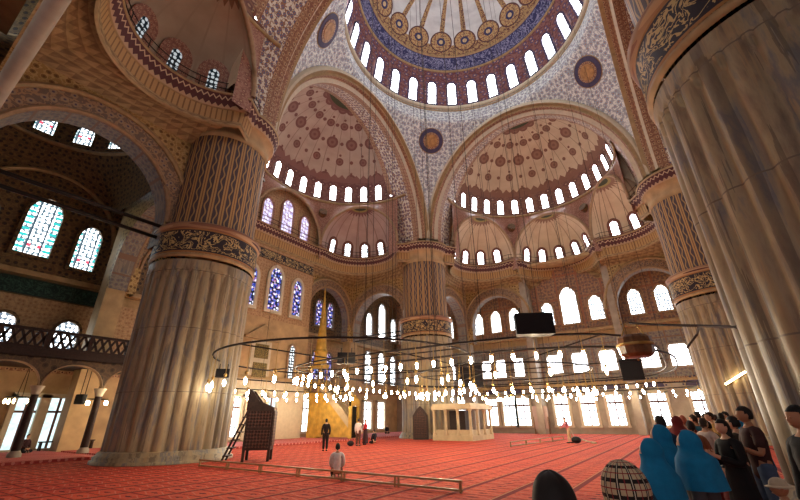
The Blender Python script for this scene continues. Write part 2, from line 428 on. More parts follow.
def window(T, w_, h_, glass='plain', frame='frame', fw=0.16, dep=0.22, pointed=0.35):
    """arched window; T places its sill centre: x sideways, y into the room, z up"""
    key = (round(w_, 2), round(h_, 2), glass, frame, fw, pointed)
    if key not in PANES:
        def outline(hw, hh, base):
            k = 9; out = [(-hw, base), (hw, base)]; sp = hh-hw*(1+pointed)
            if pointed < -0.5: return [(-hw, base), (hw, base), (hw, hh-hw*0.3), (hw*0.75, hh), (-hw*0.75, hh), (-hw, hh-hw*0.3)]
            for i in range(k+1):
                t = pi*i/k; out.append((hw*cos(t), sp+hw*(1+pointed*sin(t))*sin(t)))
            return out
        a = outline(w_/2, h_, 0); b = outline(w_/2+fw, h_+fw, -fw)
        pa = Acc().poly([(x, 0.03, z) for x, z in reversed(a)], [(x, z) for x, z in reversed(a)])
        fr = Acc(); n = len(a); V = [(x, 0.02, z) for x, z in a]+[(x, dep, z) for x, z in a]+[(x, dep, z) for x, z in b]+[(x, 0.0, z) for x, z in b]
        fr.V = V; fr.UV = [(v[0], v[2]) for v in V]
        for r in range(3):
            for i in range(n): j = (i+1) % n; fr.F.append((r*n+i, r*n+j, (r+1)*n+j, (r+1)*n+i)); fr.MI.append(0)
        PANES[key] = (mesh('window_frame', fr.V, fr.F, fr.UV, fr.MI), mesh('pane', pa.V, pa.F, pa.UV, pa.MI))
    fm, pm = PANES[key]; WN[0] += 1
    o = link('window_%d' % WN[0], fm, M[frame], None, 'structure'); o.matrix_world = T
    p = link('pane', pm, G[glass], o)
    return o
def frameT(p, nrm, up=(0, 0, 1)):
    """window matrix from sill point and inward normal"""
    y = Vector(nrm).normalized(); z = Vector(up); x = y.cross(z).normalized()*1.0; z = x.cross(y).normalized()
    return Matrix(((x.x, y.x, z.x, p[0]), (x.y, y.y, z.y, p[1]), (x.z, y.z, z.z, p[2]), (0, 0, 0, 1)))
def RZ(deg): return Matrix.Rotation(radians(deg), 4, 'Z')

SAT[0] = 0.88
# ================================================================== ROOM SHELL
H = 26.5
Acc().grid(lambda a, b: ((-30+60*a, -30+60*b, 0), (-30+60*a, -30+60*b)), 1, 1).done('floor', M['carpet'], None, 'structure')
def wall_bands(name, p, q, nrm, zs, mats):
    """flat wall from p to q; zs = band heights, mats = material per band"""
    a = Acc(); L = hypot(q[0]-p[0], q[1]-p[1])
    for k in range(len(zs)-1):
        z0, z1 = zs[k], zs[k+1]
        a.grid(lambda u, v: ((p[0]+(q[0]-p[0])*u, p[1]+(q[1]-p[1])*u, z0+(z1-z0)*v), (L*u, z0+(z1-z0)*v)), 1, 1, k)
    return a.done(name, [M[m_] for m_ in mats], None, 'structure')
ZB = [0, 4.9, 5.5, 10.3, 11.0, 20.2]
WB = ['stone', 'redborder', 'greytile', 'gold', 'walltile']
wall_bands('wall_right', (H, -30), (H, 30), 0, ZB, WB)
wall_bands('wall_qibla', (-30, H), (30, H), 0, ZB, ['ochre', 'redborder', 'walltile2', 'gold', 'darktile'])
wall_bands('wall_back', (-30, -H), (30, -H), 0, ZB, WB)
wall_bands('wall_left', (-H-1.5, -30), (-H-1.5, 30), 0, ZB, WB)
# added unseen box around the domes, stops sky light leaking through gaps
a = Acc()
for p, q in (((-28, -28), (28, -28)), ((28, -28), (28, 28)), ((28, 28), (-28, 28)), ((-28, 28), (-28, -28))):
    a.poly([(p[0], p[1], 23.9), (q[0], q[1], 23.9), (q[0], q[1], 52), (p[0], p[1], 52)])
a.poly([(-28, -28, 52), (28, -28, 52), (28, 28, 52), (-28, 28, 52)])
a.done('ceiling', M['ochre'], None, 'structure')
# wall mouldings
a = Acc()
for z, d, h in ((5.2, 0.35, 0.25), (11.2, 0.7, 0.35)):
    a.box((H-d/2, 0, z), (d, 53, h)); a.box((0, H-d/2, z), (53, d, h))
trim(a, M['gold'])

# main dome
RD = 11.5; ZR = 37.0
def dome_pt(az, el, R=RD, z0=ZR): return (R*cos(el)*cos(az), R*cos(el)*sin(az), z0+R*sin(el))
a = Acc().grid(lambda u, v: (dome_pt(2*pi*u, pi/2*v), (u*18+0.5, v)), 108, 40, 0)
a.done('ceiling', M['dome'], None, 'structure', True)
# inscription band of the dome: sphere elevations for z 42.2..43.9
e0, e1 = math.asin(4.95/11.5), math.asin(6.5/11.5)
trim(Acc().grid(lambda u, v: (dome_pt(2*pi*u, e0+(e1-e0)*v, RD-0.06), (u*66, v)), 108, 4), M['scriptblue'], None, True)
def ring(R, z, r, mat, k=96): trim(Acc().tube([(R*cos(2*pi*i/k), R*sin(2*pi*i/k), z) for i in range(k)], r, 6, 0, True), mat, None, True)
ring(RD-0.02, ZR, 0.28, M['cream']); ring(RD+0.05, ZR-0.5, 0.18, M['gold']); ring(RD*cos(e0)-0.05, ZR+RD*sin(e0), 0.14, M['gold']); ring(RD*cos(e1)-0.05, ZR+RD*sin(e1), 0.12, M['gold'])
for k in range(28):
    az = radians(6.3+12.857*k)
    el = math.asin(0.55/11.5)+0.0; p = dome_pt(az, el, RD-0.02); q = dome_pt(az, math.asin(3.7/11.5), RD-0.02)
    up = Vector(q)-Vector(p)
    n = Vector((-cos(az), -sin(az), 0)); n = (n-up.normalized()*n.dot(up.normalized())).normalized()
    window(frameT(p, n, up), 1.0, 3.0, 'plain', 'frameblue', 0.2, 0.12, 0.1)

# ------------------------------------------------ great arches, semi-domes
AX = 14.2; RS = 9.3; ZS = 26.8; RE = 4.65; ZE = 20.8
def arch_pt(t, a_, rise, zb=21.0): return a_*cos(t), zb+rise*sin(t)
def great_side(deg, semimat, exmat, centre='exedra', wins=True, side_windows=True, full=True):
    T = RZ(deg)
    # arch: mouldings on the dome side, painted soffit behind
    secs = [(11.15, 11.45, 13.6, 0), (10.95, 11.2, 13.3, 0), (10.95, 11.0, 13.05, 0), (11.3, 10.95, 13.0, 1), (11.3, 10.7, 12.75, 1), (11.7, 10.65, 12.7, 2), (11.9, 10.3, 12.3, 0), (12.0, 10.3, 12.3, 3), (15.5, 10.3, 12.3, 3)]
    a = Acc(); n = 48
    for k in range(len(secs)-1):
        (x0, a0, r0, _), (x1, a1, r1, mi) = secs[k], secs[k+1]
        if x1 > 15: 
            for (xa, xb, mi2) in ((12.0, 12.7, 3), (12.7, 14.8, 4), (14.8, 15.5, 3)):
                def fn(u, v, xa=xa, xb=xb):
                    t = pi*u; xx = xa+(xb-xa)*v; y, z = arch_pt(t, 10.3, 12.3+(xx-12)/3.5*2.1); return (xx, y, z), (u*36, xx)
                a.grid(fn, n, 1, mi2)
            continue
        def fn(u, v, x0=x0, x1=x1, a0=a0, a1=a1, r0=r0, r1=r1):
            t = pi*u; y, z = arch_pt(t, a0+(a1-a0)*v, r0+(r1-r0)*v); return (x0+(x1-x0)*v, y, z), (u*36, v*0.4)
        a.grid(fn, n, 1, mi)
    for s in (1, -1):       # legs down to the capitals
        a.grid(lambda u, v: ((12.0+3.5*u, s*10.3, 20.2+0.8*v), (3.5*u, v)), 1, 1, 3)
    def back(u, v):
        t = pi*u; y, z = arch_pt(t, 10.3, 14.4)
        lim = 9.22 if z < ZS else sqrt(max(9.22**2-(z-ZS)**2, 0.01))
        y2 = y if abs(y) < lim else lim*(1 if y > 0 else -1)
        return (15.5, y+(y2-y)*v, z), (u*36, v)
    a.grid(back, n, 1, 0)
    trim(a, [M['cream'], M['gold'], M['redborder'], M['redborder'], M['soffit']], T, True)
    # semi dome
    azm = radians(98)
    a = Acc().grid(lambda u, v: ((AX+RS*cos(pi/2*v)*cos(-azm+2*azm*u), RS*cos(pi/2*v)*sin(-azm+2*azm*u), ZS+RS*sin(pi/2*v)), (math.degrees(-azm+2*azm*u)/12.3+0.5, v)), 60, 30)
    a.done('ceiling', M[semimat], None, 'structure', True, T)
    trim(Acc().tube([(AX+(RS-0.05)*cos(-azm+2*azm*i/40), (RS-0.05)*sin(-azm+2*azm*i/40), ZS-0.05) for i in range(41)], 0.16), M['gold'], T, True)
    if wins:
        for k in range(-7, 8):
            az = radians(12.3*k); z0, z1 = 0.4, 2.5
            def sp(z, R=RS): e = math.asin(z/RS); return Vector((AX+R*cos(e)*cos(az), R*cos(e)*sin(az), ZS+R*sin(e)))
            p, q = sp(z0), sp(z1); up = (q-p); n_ = Vector((-cos(az), -sin(az), 0)); n_ = (n_-up.normalized()*n_.dot(up.normalized())).normalized()
            window(T @ frameT(p, n_, up), 0.78, 1.98, 'plain', 'frame', 0.15, 0.1, 0.1)
    # spandrels between the three small arches
    a = Acc()
    for pc in (-60, 0, 60):
        R2 = Matrix.Rotation(radians(pc), 3, 'Z')
        def fn(u, v):
            b = -pi/2+pi*u; lat = RE*sin(b); z = ZE+RE*1.06*cos(b)
            p = R2 @ Vector((RS*cos(pi/6), lat, 0)); fi = radians(pc)+radians(30)*(lat/RE)
            q = Vector((RS*cos(fi), RS*sin(fi), 0)); r = p.lerp(q, v)
            return (AX+r.x, r.y, z+(ZS-0.05-z)*v), (fi*RS, z+(ZS-z)*v)
        a.grid(fn, 28, 6, 0)
    for s in (1, -1):       # returns between small arches and the great arch
        a.grid(lambda u, v: ((AX+1.3*u, s*(RS-0.05), 19.5+(ZS-19.5)*v), (u, v*7)), 1, 1, 0)
    trim(a, M['spandrel'], T, True)
    for pc in (-60, 0, 60):
        R2 = Matrix.Rotation(radians(pc), 3, 'Z'); pts = []
        for i in range(25):
            b = -pi/2+pi*i/24; p = R2 @ Vector((RS*cos(pi/6)-0.02, (RE-0.05)*sin(b), 0)); pts.append((AX+p.x, p.y, ZE+(RE*1.06-0.05)*cos(b)))
        trim(Acc().tube(pts, 0.17), M['frametan'], T, True)
    for pc in (-30, 30):    # dark round grilles in the spandrels
        c = Vector((AX+(RS-0.35)*cos(radians(pc)), (RS-0.35)*sin(radians(pc)), 25.1))
        a = Acc(); d = Vector((cos(radians(pc)), sin(radians(pc)), -0.35)).normalized()
        a.bar(c+d*0.5, c-d*0.12, 0.5, 0.5, 16); trim(a, M['darktile'], T)
    # exedrae
    for pc in (-60, 0, 60):
        R2 = Matrix.Rotation(radians(pc), 3, 'Z'); c = R2 @ Vector((RS*cos(pi/6), 0, 0)); cx, cy = AX+c.x, c.y
        if pc == 0 and centre == 'flat':
            a = Acc()
            x0 = AX+RS*cos(pi/6)+0.75
            a.grid(lambda u, v: ((x0, -4.7+9.4*u, 11+15*v), (9.4*u, 15*v)), 1, 1, 0)
            a.grid(lambda u, v: ((x0, -4.7+9.4*u, 5.4+5.6*v), (9.4*u, 5.6*v)), 1, 1, 1)
            a.grid(lambda u, v: ((x0, -4.7+9.4*u, 5.4*v), (9.4*u, 5.4*v)), 1, 1, 2); a.box((x0-0.1, 0, 5.4), (0.3, 9.4, 0.3), 0, 3)
            for s in (1, -1): a.grid(lambda u, v: ((x0+5*u, s*4.7, 26*v), (5*u, 26*v)), 1, 1, 0)
            a.done('wall_qibla_centre', [M['walltile2'], M['ochre'], M['cream'], M['gold']], None, 'structure', False, T)
            for y, w_, h_, z in ((0, 1.5, 4.6, 20.2), (-2.6, 1.2, 3.6, 20.2), (2.6, 1.2, 3.6, 20.2)):
                window(T @ frameT((x0-0.05, y, z), (-1, 0, 0)), w_, h_, 'lav', 'spandrel', 0.2, 0.2)
            for y, w_, h_, z in ((0.45, 1.5, 4.5, 11.9), (-2.5, 1.15, 3.9, 11.9), (3.3, 1.15, 3.9, 11.9)):
                window(T @ frameT((x0-0.05, y, z), (-1, 0, 0)), w_, h_, 'blue', 'cream', 0.32, 0.2)
            trim(Acc().grid(lambda u, v: ((x0-0.06, -4.6+9.2*u, 16.95+1.2*v), (9.2*u, v)), 1, 1), M['script'], T)
            continue
        a0 = radians(pc)
        a = Acc().grid(lambda u, v: ((cx+RE*cos(pi/2*v)*cos(a0-pi/2+pi*u), cy+RE*cos(pi/2*v)*sin(a0-pi/2+pi*u), ZE+RE*1.06*sin(pi/2*v)), ((u-0.5)*180/29+0.5, v)), 32, 16)
        a.done('ceiling', M[exmat], None, 'structure', True, T)
        a = Acc().grid(lambda u, v: ((cx+RE*cos(a0-pi/2+pi*u), cy+RE*sin(a0-pi/2+pi*u), 19.3+1.5*v), (u*14, v)), 32, 1)
        trim(a, M['spandrel'], T, True)
        for k in (-58, -29, 0, 29, 58):
            az = a0+radians(k)
            def sp(z): e = math.asin(z/RE/1.06); return Vector((cx+(RE-0.03)*cos(e)*cos(az), cy+(RE-0.03)*cos(e)*sin(az), ZE+z))
            p, q = sp(0.15), sp(2.1); up = q-p; n_ = Vector((-cos(az), -sin(az), 0)); n_ = (n_-up.normalized()*n_.dot(up.normalized())).normalized()
            window(T @ frameT(p, n_, up), 0.74 if deg != 180 else 0.62, 1.65 if deg != 180 else 1.5, {0: 'plain', 90: 'lattice', 180: 'garden2', -90: 'plain'}[deg], 'frame' if deg != 180 else 'rosette', 0.36 if deg != 180 else 0.62, 0.1, 0.1)
    # gallery cornice
    path = [(13.4, RS+1.2), (AX+0.3, RS+0.45)]
    for pc in (60, 0, -60):
        R2 = Matrix.Rotation(radians(pc), 3, 'Z'); c = R2 @ Vector((RS*cos(pi/6), 0, 0)); cx, cy = AX+c.x, c.y
        if pc == 0 and centre == 'flat': path += [(AX+RS*cos(pi/6)+0.72, 4.4), (AX+RS*cos(pi/6)+0.72, -4.4)]; continue
        for i in range(1, 24):
            t = radians(pc)+radians(84)-radians(168)*i/24; path.append((cx+RE*cos(t), cy+RE*sin(t)))
    path += [(AX+0.3, -RS-0.45), (13.4, -RS-1.2)]
    def sweep(prof, mats_i, mats):
        a = Acc(); P = [Vector(p) for p in path]; N = []
        for k in range(len(P)):
            d = P[min(k+1, len(P)-1)]-P[max(k-1, 0)]; N.append(Vector((d.y, -d.x)).normalized())
        N = [(-n_ if True else n_) for n_ in N]
        # inward = towards the hall centre side
        s = [0]
        for k in range(1, len(P)): s.append(s[-1]+(P[k]-P[k-1]).length)
        for j in range(len(prof)-1):
            (o0, z0), (o1, z1) = prof[j], prof[j+1]; b = len(a.V)
            for k in range(len(P)):
                for (o, z, v) in ((o0, z0, 0), (o1, z1, 1)):
                    q = P[k]-N[k]*o*-1 if False else P[k]+N[k]*o*SGN
                    a.V.append((q.x, q.y, z)); a.UV.append((s[k], v))
            for k in range(len(P)-1): a.F.append((b+2*k, b+2*k+2, b+2*k+3, b+2*k+1)); a.MI.append(mats_i[j])
        return trim(a, mats, T, True)
    SGN = -1 if (Vector(path[1])-Vector(path[0])).y < 0 and False else 1
    k = len(path)//2; d = Vector(path[k+1])-Vector(path[k-1]); n_ = -Vector((d.y, -d.x))
    SGN = 1 if n_.x < 0 else -1
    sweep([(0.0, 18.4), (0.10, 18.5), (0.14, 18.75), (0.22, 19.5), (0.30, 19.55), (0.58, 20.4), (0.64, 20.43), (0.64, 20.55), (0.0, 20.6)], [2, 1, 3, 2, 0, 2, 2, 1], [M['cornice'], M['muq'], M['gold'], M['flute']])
    if full:
        # thin railing above the cornice
        a = Acc(); rp = []
        for k in range(len(path)):
            d = Vector(path[min(k+1, len(path)-1)])-Vector(path[max(k-1, 0)]); n_ = -Vector((d.y, -d.x)).normalized()*SGN
            q = Vector(path[k])+n_*0.5; rp.append((q.x, q.y))
        for z in (20.95, 21.4): a.tube([(x, y, z) for x, y in rp], 0.03, 5)
        for k in range(0, len(rp), 3): a.bar((rp[k][0], rp[k][1], 20.5), (rp[k][0], rp[k][1], 21.42), 0.03, None, 5)
        trim(a, M['iron'], T)
    # lower walls of the side bays with their open arches, and the spread from square to curve
    CXW, CYW = 24.2, 13.0
    for s in (1, -1):
        a = Acc()
        def archwall(P0, P1, z0, z1, c_, hw, spring, rise, th, tn):
            P0 = Vector(P0); P1 = Vector(P1); L = (P1-P0).length; D = (P1-P0)/L; ts = sorted(set([0, L]+[c_+hw*cos(pi*i/20) for i in range(21)]))
            tn = Vector(tn[:2])
            for k in range(len(ts)-1):
                ta, tb = ts[k], ts[k+1]; mid = (ta+tb)/2
                za, zb = ((spring+rise*sqrt(max(0, 1-((t-c_)/hw)**2))) if abs(mid-c_) < hw else z0 for t in (ta, tb))
                pa, pb = P0+D*ta, P0+D*tb
                for off in (0, th):
                    qa, qb = pa+tn*off, pb+tn*off
                    a.poly([(qa.x, qa.y, za), (qb.x, qb.y, zb), (qb.x, qb.y, z1), (qa.x, qa.y, z1)], [(ta, za), (tb, zb), (tb, z1), (ta, z1)], 0)
                if abs(mid-c_) < hw:
                    a.poly([(pa.x, pa.y, za), (pb.x, pb.y, zb), ((pb+tn*th).x, (pb+tn*th).y, zb), ((pa+tn*th).x, (pa+tn*th).y, za)], [(ta*1.3, 0), (tb*1.3, 0), (tb*1.3, th), (ta*1.3, th)], 1)
            for t in (c_-hw, c_+hw):
                p = P0+D*t; q = p+tn*th; a.poly([(p.x, p.y, z0), (q.x, q.y, z0), (q.x, q.y, spring), (p.x, p.y, spring)], [(0, z0), (th, z0), (th, spring), (0, spring)], 1)
            pts = [P0+D*(c_+(hw+0.12)*cos(pi*i/20)) for i in range(21)]
            for i in range(20):
                t0_, t1_ = pi*i/20, pi*(i+1)/20; q4 = []
                for (tt, w2) in ((t0_, 0), (t1_, 0), (t1_, 1.15), (t0_, 1.15)):
                    p = P0+D*(c_+(hw+w2)*cos(tt))-tn*0.04; q4.append((p.x, p.y, spring+(rise+w2)*sin(tt)))
                a.poly(q4, [(i*.7, 0), (i*.7+.7, 0), (i*.7+.7, 1.15), (i*.7, 1.15)], 6)
            pts2 = [P0+D*(c_+(hw+1.2)*cos(pi*i/20))-tn*0.06 for i in range(21)]
            a.tube([(p.x, p.y, spring+(rise+1.2)*sin(pi*i/20)) for i, p in enumerate(pts2)], 0.16, 6, 5)
            a.tube([(p.x-tn.x*0.03, p.y-tn.y*0.03, spring+(rise+0.12)*sin(pi*i/20)) for i, p in enumerate(pts)], 0.13, 6, 2)
        archwall((15.6, s*CYW), (CXW, s*CYW), 10.8, 18.0, 4.3, 3.95, 12.2, 4.2, 1.3, (0, s, 0))
        if deg != 180: archwall((CXW, s*4.75), (CXW, s*CYW), 10.8, 18.0, 4.1, 3.45, 12.9, 3.9, 1.0, (1, 0, 0))
        # curve-to-corner transition
        R2 = Matrix.Rotation(radians(s*60), 3, 'Z'); c = R2 @ Vector((RS*cos(pi/6), 0, 0)); cx, cy = AX+c.x, c.y
        def tr(u, v):
            if s > 0: t = radians(60)+radians(90)-pi*u
            else: t = radians(-60)-radians(90)+pi*u
            p = Vector((cx+RE*cos(t), cy+RE*sin(t)))
            if u < 0.5: q = Vector((15.6+(CXW-15.6)*(u/0.5), s*CYW))
            else: q = Vector((CXW, s*(CYW-(CYW-4.75)*((u-0.5)/0.5))))
            r = q.lerp(p, v); return (r.x, r.y, 17.9+1.5*v**0.8), (u*16, 4*v)
        a.grid(tr, 32, 5, 3)
        # stub pier between centre and side bay, corner pier down to the floor
        if deg != 180: a.box((CXW+1.1, s*4.9, 9.7), (2.4, 0.7, 19.4), 0, 4)
        if deg != 180: a.box((CXW+0.6, s*(CYW+0.6), 9.7), (1.3, 1.3, 19.4), 0, 7 if deg == 90 else 4)
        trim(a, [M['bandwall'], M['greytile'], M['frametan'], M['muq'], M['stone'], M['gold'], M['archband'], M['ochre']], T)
    if centre != 'flat':
        a = Acc()
        def tr(u, v):
            t = pi/2-pi*u; p = Vector((AX+RS*cos(pi/6)+RE*cos(t), RE*sin(t))); uu = u*3
            q = Vector((CXW+(H-CXW)*uu, 4.65)) if uu < 1 else (Vector((H, 4.65-9.3*(uu-1))) if uu < 2 else Vector((H-(H-CXW)*(uu-2), -4.65)))
            r = q.lerp(p, v); return (r.x, r.y, 17.4+2*v), (u*14, 2.5*v)
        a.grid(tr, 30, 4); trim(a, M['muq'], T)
great_side(0, 'semi_r', 'ex_r')
great_side(90, 'semi_q', 'ex_q', centre='flat')
great_side(180, 'semi_r', 'ex_l')
great_side(-90, 'semi_r', 'ex_r', wins=False, full=False)

# pendentives with their round medallions
for k in range(4):
    T = RZ(90*k)
    def pend(u, v):
        z = 20.6+(36.8-20.6)*v; zz = max(z, 21.0); f = min(1.0, (zz-21.0)/13.6)
        y = 11.45*sqrt(max(0.0, 1-f*f)) if z < 34.6 else 0.0
        a0 = atan2(y, 11.15); a1 = pi/2-a0; R = hypot(11.15, y)
        if z > 34.6: R = 11.15+(RD-11.15)*(z-34.6)/2.2; a0 = 0; a1 = pi/2
        t = a0+(a1-a0)*u; return (R*cos(t), R*sin(t), z), (t*11.5, z)
    a = Acc().grid(pend, 24, 60); a.MI = [1 if i//24 < 24 else 0 for i in range(len(a.F))]; trim(a, [M['pend'], M['pale']], T, True)  # lower rows carry the painted-in daylight glare
    # medallion
    z = 32.7
    rr = None
    def pz(z): f = (z-21.0)/13.6; return hypot(11.15, 11.45*sqrt(max(0, 1-f*f)))
    R = pz(z); c = Vector((R*cos(pi/4), R*sin(pi/4), z)); tang = Vector((cos(pi/4)*(pz(z+.5)-pz(z-.5)), sin(pi/4)*(pz(z+.5)-pz(z-.5)), 1)).normalized()
    n_ = Vector((-cos(pi/4), -sin(pi/4), 0)); n_ = (n_-tang*n_.dot(tang)).normalized(); sd = n_.cross(tang)
    a = Acc()
    for (r0, off, mi) in ((1.55, 0.10, 0), (1.46, 0.14, 1), (1.0, 0.18, 2), (0.75, 0.22, 3)):
        a.prism([(r0*cos(2*pi*i/28), r0*sin(2*pi*i/28)) for i in range(28)], -0.35, c+n_*(off+0.0), sd, tang, n_, mi)
    trim(a, [M['gold'], M['frameblue'], M['redborder'], plain('medallion_gold', '#b98048', 0.5, 0, 0.3, 3) if k == 0 else bpy.data.materials['medallion_gold']], T)

# ------------------------------------------------ corner bays: squinch ring, drum and dome
def corner(sx, sy, wins=True):
    cx, cy = sx*20.9, sy*20.6; R = 5.3; x0, x1 = 14.2, 26.6
    a = Acc()
    def sq(u):
        t = u*4; k = int(t) % 4; f = t-int(t)
        c = [(-1, -1), (1, -1), (1, 1), (-1, 1), (-1, -1)]; p = c[k]; q = c[k+1] if k < 3 else c[0]
        return (cx+6.1*(p[0]+(q[0]-p[0])*f), cy+6.2*(p[1]+(q[1]-p[1])*f))
    def tr(u, v):
        p = sq(u if u < 1 else 0.0); t = -3*pi/4+2*pi*u; q = (cx+R*cos(t), cy+R*sin(t)); w_ = v**1.5
        return (p[0]+(q[0]-p[0])*w_, p[1]+(q[1]-p[1])*w_, 17.2+4.0*v), (u*40, v*5)
    a.grid(tr, 64, 8, 0)
    a.grid(lambda u, v: ((cx+R*cos(2*pi*u), cy+R*sin(2*pi*u), 21.2+3.1*v), (u*33, v*3)), 40, 1, 0)
    a.grid(lambda u, v: ((cx+R*cos(pi/2*v)*cos(2*pi*u), cy+R*cos(pi/2*v)*sin(2*pi*u), 24.3+R*0.8*sin(pi/2*v)), (u*33, v*8)), 40, 10, 0)
    a.tube([(cx+(R-.05)*cos(2*pi*i/40), cy+(R-.05)*sin(2*pi*i/40), 21.2) for i in range(40)], 0.14, 6, 1, True)
    a.done('ceiling', [M['darktile'], M['gold']], None, 'structure', True)
    if wins:
        for k in range(14):
            t = 2*pi*k/14+0.17
            if sin(t)*sy < 0.1: continue
            window(frameT((cx+(R-.04)*cos(t), cy+(R-.04)*sin(t), 21.75), (-cos(t), -sin(t), 0)), 1.15, 1.75, 'stained', 'darktile', 0.18, 0.08)
corner(-1, 1); corner(1, 1); corner(1, -1, False); corner(-1, -1, False)
# flat aisle ceilings over the middle bays
a = Acc()
for x, y, sx, sy in ((0, 25.2, 30, 4.5), (25.9, 0, 3.6, 30), (0, -25.2, 30, 4.5), (-26.2, 0, 3.4, 30)):
    a.box((x, y, 20.0), (sx, sy, 0.3))
a.done('ceiling', M['ochre'], None, 'structure')

# ------------------------------------------------ windows in the outer walls
IN = (-1, 0, 0)
def wr(y, z0, z1, w_, g='plain', fr='frametan'): window(frameT((H, y, z0), IN), w_, z1-z0, g, fr, 0.22, 0.25)
def wq(x, z0, z1, w_, g='lattice', fr='frametan', Y=H): window(frameT((x, Y, z0), (0, -1, 0)), w_, z1-z0, g, fr, 0.22, 0.25)
for y in (0,): wr(y, 12.3, 16.9, 1.95, 'lattice')
for y in (2.75, -2.95): wr(y, 12.4, 15.3, 1.5, 'lattice')
for y in (9.7, 7.1, -7.1, -9.8, 12.3, -12.4): wr(y, 12.4, 15.3, 1.35, 'lattice')
for y in (17, 20, 23, -17, -20, -23): wr(y, 12.4, 15.6, 1.5, 'lattice')
for y in (20, 17, 11.7, 9.7, 7.3, 2.9, 0, -3.0, -7.1, -9.8, -13, -17, -20, -23): window(frameT((H, y, 6.55), IN), 1.2 if y > 7 else 1.65, 2.15, 'plain', 'stone', 0.2, 0.25, -1.0)
def groundwin(T, w_, h_, glass='grid'):
    """tall rectangular window with stone jambs, bars behind"""
    WN[0] += 1; a = Acc()
    a.box((-w_/2-0.14, 0.18, h_/2), (0.28, 0.36, h_+0.4)); a.box((w_/2+0.14, 0.18, h_/2), (0.28, 0.36, h_+0.4))
    a.box((0, 0.18, h_+0.14), (w_+0.56, 0.36, 0.28)); a.box((0, 0.22, -0.1), (w_+0.7, 0.44, 0.2))
    o = a.done('window_%d' % WN[0], M['cream'], None, 'structure'); o.matrix_world = T
    Acc().poly([(w_/2, 0.05, 0), (-w_/2, 0.05, 0), (-w_/2, 0.05, h_), (w_/2, 0.05, h_)]).done('pane', G[glass], o)
    b = Acc(); b.box((0, 0.1, h_/2), (0.14, 0.06, h_)); b.box((0, 0.1, h_*0.72), (w_, 0.06, 0.14)); b.done('window_bar', M['frame'], o)
for y in (20, 15.5, 11.5, 9.2, 7.4, 2.9, 0, -2.75, -6.8, -10.5, -14, -18, -22): groundwin(frameT((H, y, 0.85), IN), 1.5, 3.1)
for x in (-14.2, -15.9, -19.6, -22.5): groundwin(frameT((x, H, 0.25), (0, -1, 0)), 1.15, 3.05, 'garden')
for x in (19.2, 22.2, 16.2, 12.5, 8.5): groundwin(frameT((x, H, 0.6), (0, -1, 0)), 1.5, 3.3)
for x in (-3.2, -1.3, 0.75): groundwin(frameT((x, 23.0, 0.5), (0, -1, 0)), 1.0 if x > -1 else 1.2, 3.2, 'grid' if x < 0 else 'garden')
# left corner bay
wq(-18.55, 12.6, 17.0, 1.95, 'stained', 'darktile'); wq(-15.55, 12.4, 15.9, 1.45, 'stained', 'darktile'); wq(-21.6, 12.4, 15.9, 1.45, 'stained', 'darktile')
for x in (-15.1, -18.6, -22.0): window(frameT((x, H, 6.5), (0, -1, 0)), 1.35, 1.95, 'lattice', 'darktile', 0.2, 0.2, 0.0)
# right part of the qibla wall
for x, z1, w_ in ((19.3, 16.2, 1.3), (22.4, 18.2, 1.7), (25.4, 16.4, 1.3), (16.2, 16.2, 1.3)): wq(x, 12.9, z1, w_, 'lattice', 'greytile')
for x, z1, w_ in ((19.2, 10.6, 1.3), (22.3, 10.8, 1.5), (25.2, 10.6, 1.3)): wq(x, 6.4, z1, w_, 'lattice', 'greytile')
for x in (9.2, 11.2): wq(x, 12.6, 15.8, 1.1, 'blue', 'greytile'); 
for x in (9.2, 11.4): wq(x, 6.2, 9.4, 1.2, 'blue', 'greytile')
# rear and entrance walls, behind the camera
for x in (-22, -17, -12, -6, 0, 6, 12, 18, 23):
    for z0, z1, w_ in ((1, 4.4, 1.8), (6.5, 9.4, 1.7), (12.3, 15.8, 1.7)): window(frameT((x, -H, z0), (0, 1, 0)), w_, z1-z0, 'rear', 'frametan')
for y in (-23, -18, -13, -8, -3, 2, 7):
    for z0, z1, w_ in ((1, 4.4, 1.8), (6.5, 9.4, 1.7), (12.3, 15.8, 1.7)): window(frameT((-H-1.5, y, z0), (1, 0, 0)), w_, z1-z0, 'rear', 'frametan')
for y in (11.5, 8.3, 2.9, 0, -2.75, -6.8, -10.5):
    a = Acc(); a.prism([(0.95*cos(pi*i/12), 0.75*sin(pi*i/12)) for i in range(13)], 0.06, (H-0.04, y, 4.55), (0, 1, 0), (0, 0, 1), (-1, 0, 0))
    for i in range(9):
        t_ = pi*(i+0.5)/9; a.box((H-0.06, y+1.12*cos(t_), 4.55+0.92*sin(t_)), (0.08, 0.17, 0.17))
    trim(a, M['frameblue'])
# green inscription panel and blind arch of the left bay
trim(Acc().grid(lambda u, v: ((-26.5+14*u, H-0.05-0.25*0, 9.75+1.3*v), (u*14, v)), 1, 1), M['scriptgreen'])
trim(Acc().tube([(-18.6+4.6*cos(pi*i/24), H-0.1, 14.6+4.6*sin(pi*i/24)) for i in range(25)], 0.16), M['gold'])
# yellow framed panel and pediment on the central qibla wall
a = Acc(); a.box((-1.15, 22.9, 6.9), (2.2, 0.25, 3.6), 0, 0)
for z in (6.05, 7.75): a.box((-1.15, 22.74, z), (1.5, 0.12, 1.3), 0, 1)
a.prism([(-1.9, 0), (1.9, 0), (0, 1.3)], 0.3, (-1.15, 22.95, 9.0), (1, 0, 0), (0, 0, 1), (0, -1, 0), 2); a.box((-1.15, 22.85, 8.95), (4.0, 0.4, 0.2), 0, 2)
trim(a, [M['cream'], tilemat('gilded_lattice', 3.0, '#8f7a3c', '#5c4a26', '#c7a050', '#6a5830'), M['gold']])
window(frameT((2.6, 22.98, 5.4), (0, -1, 0)), 0.8, 3.4, 'dim', 'frametan')

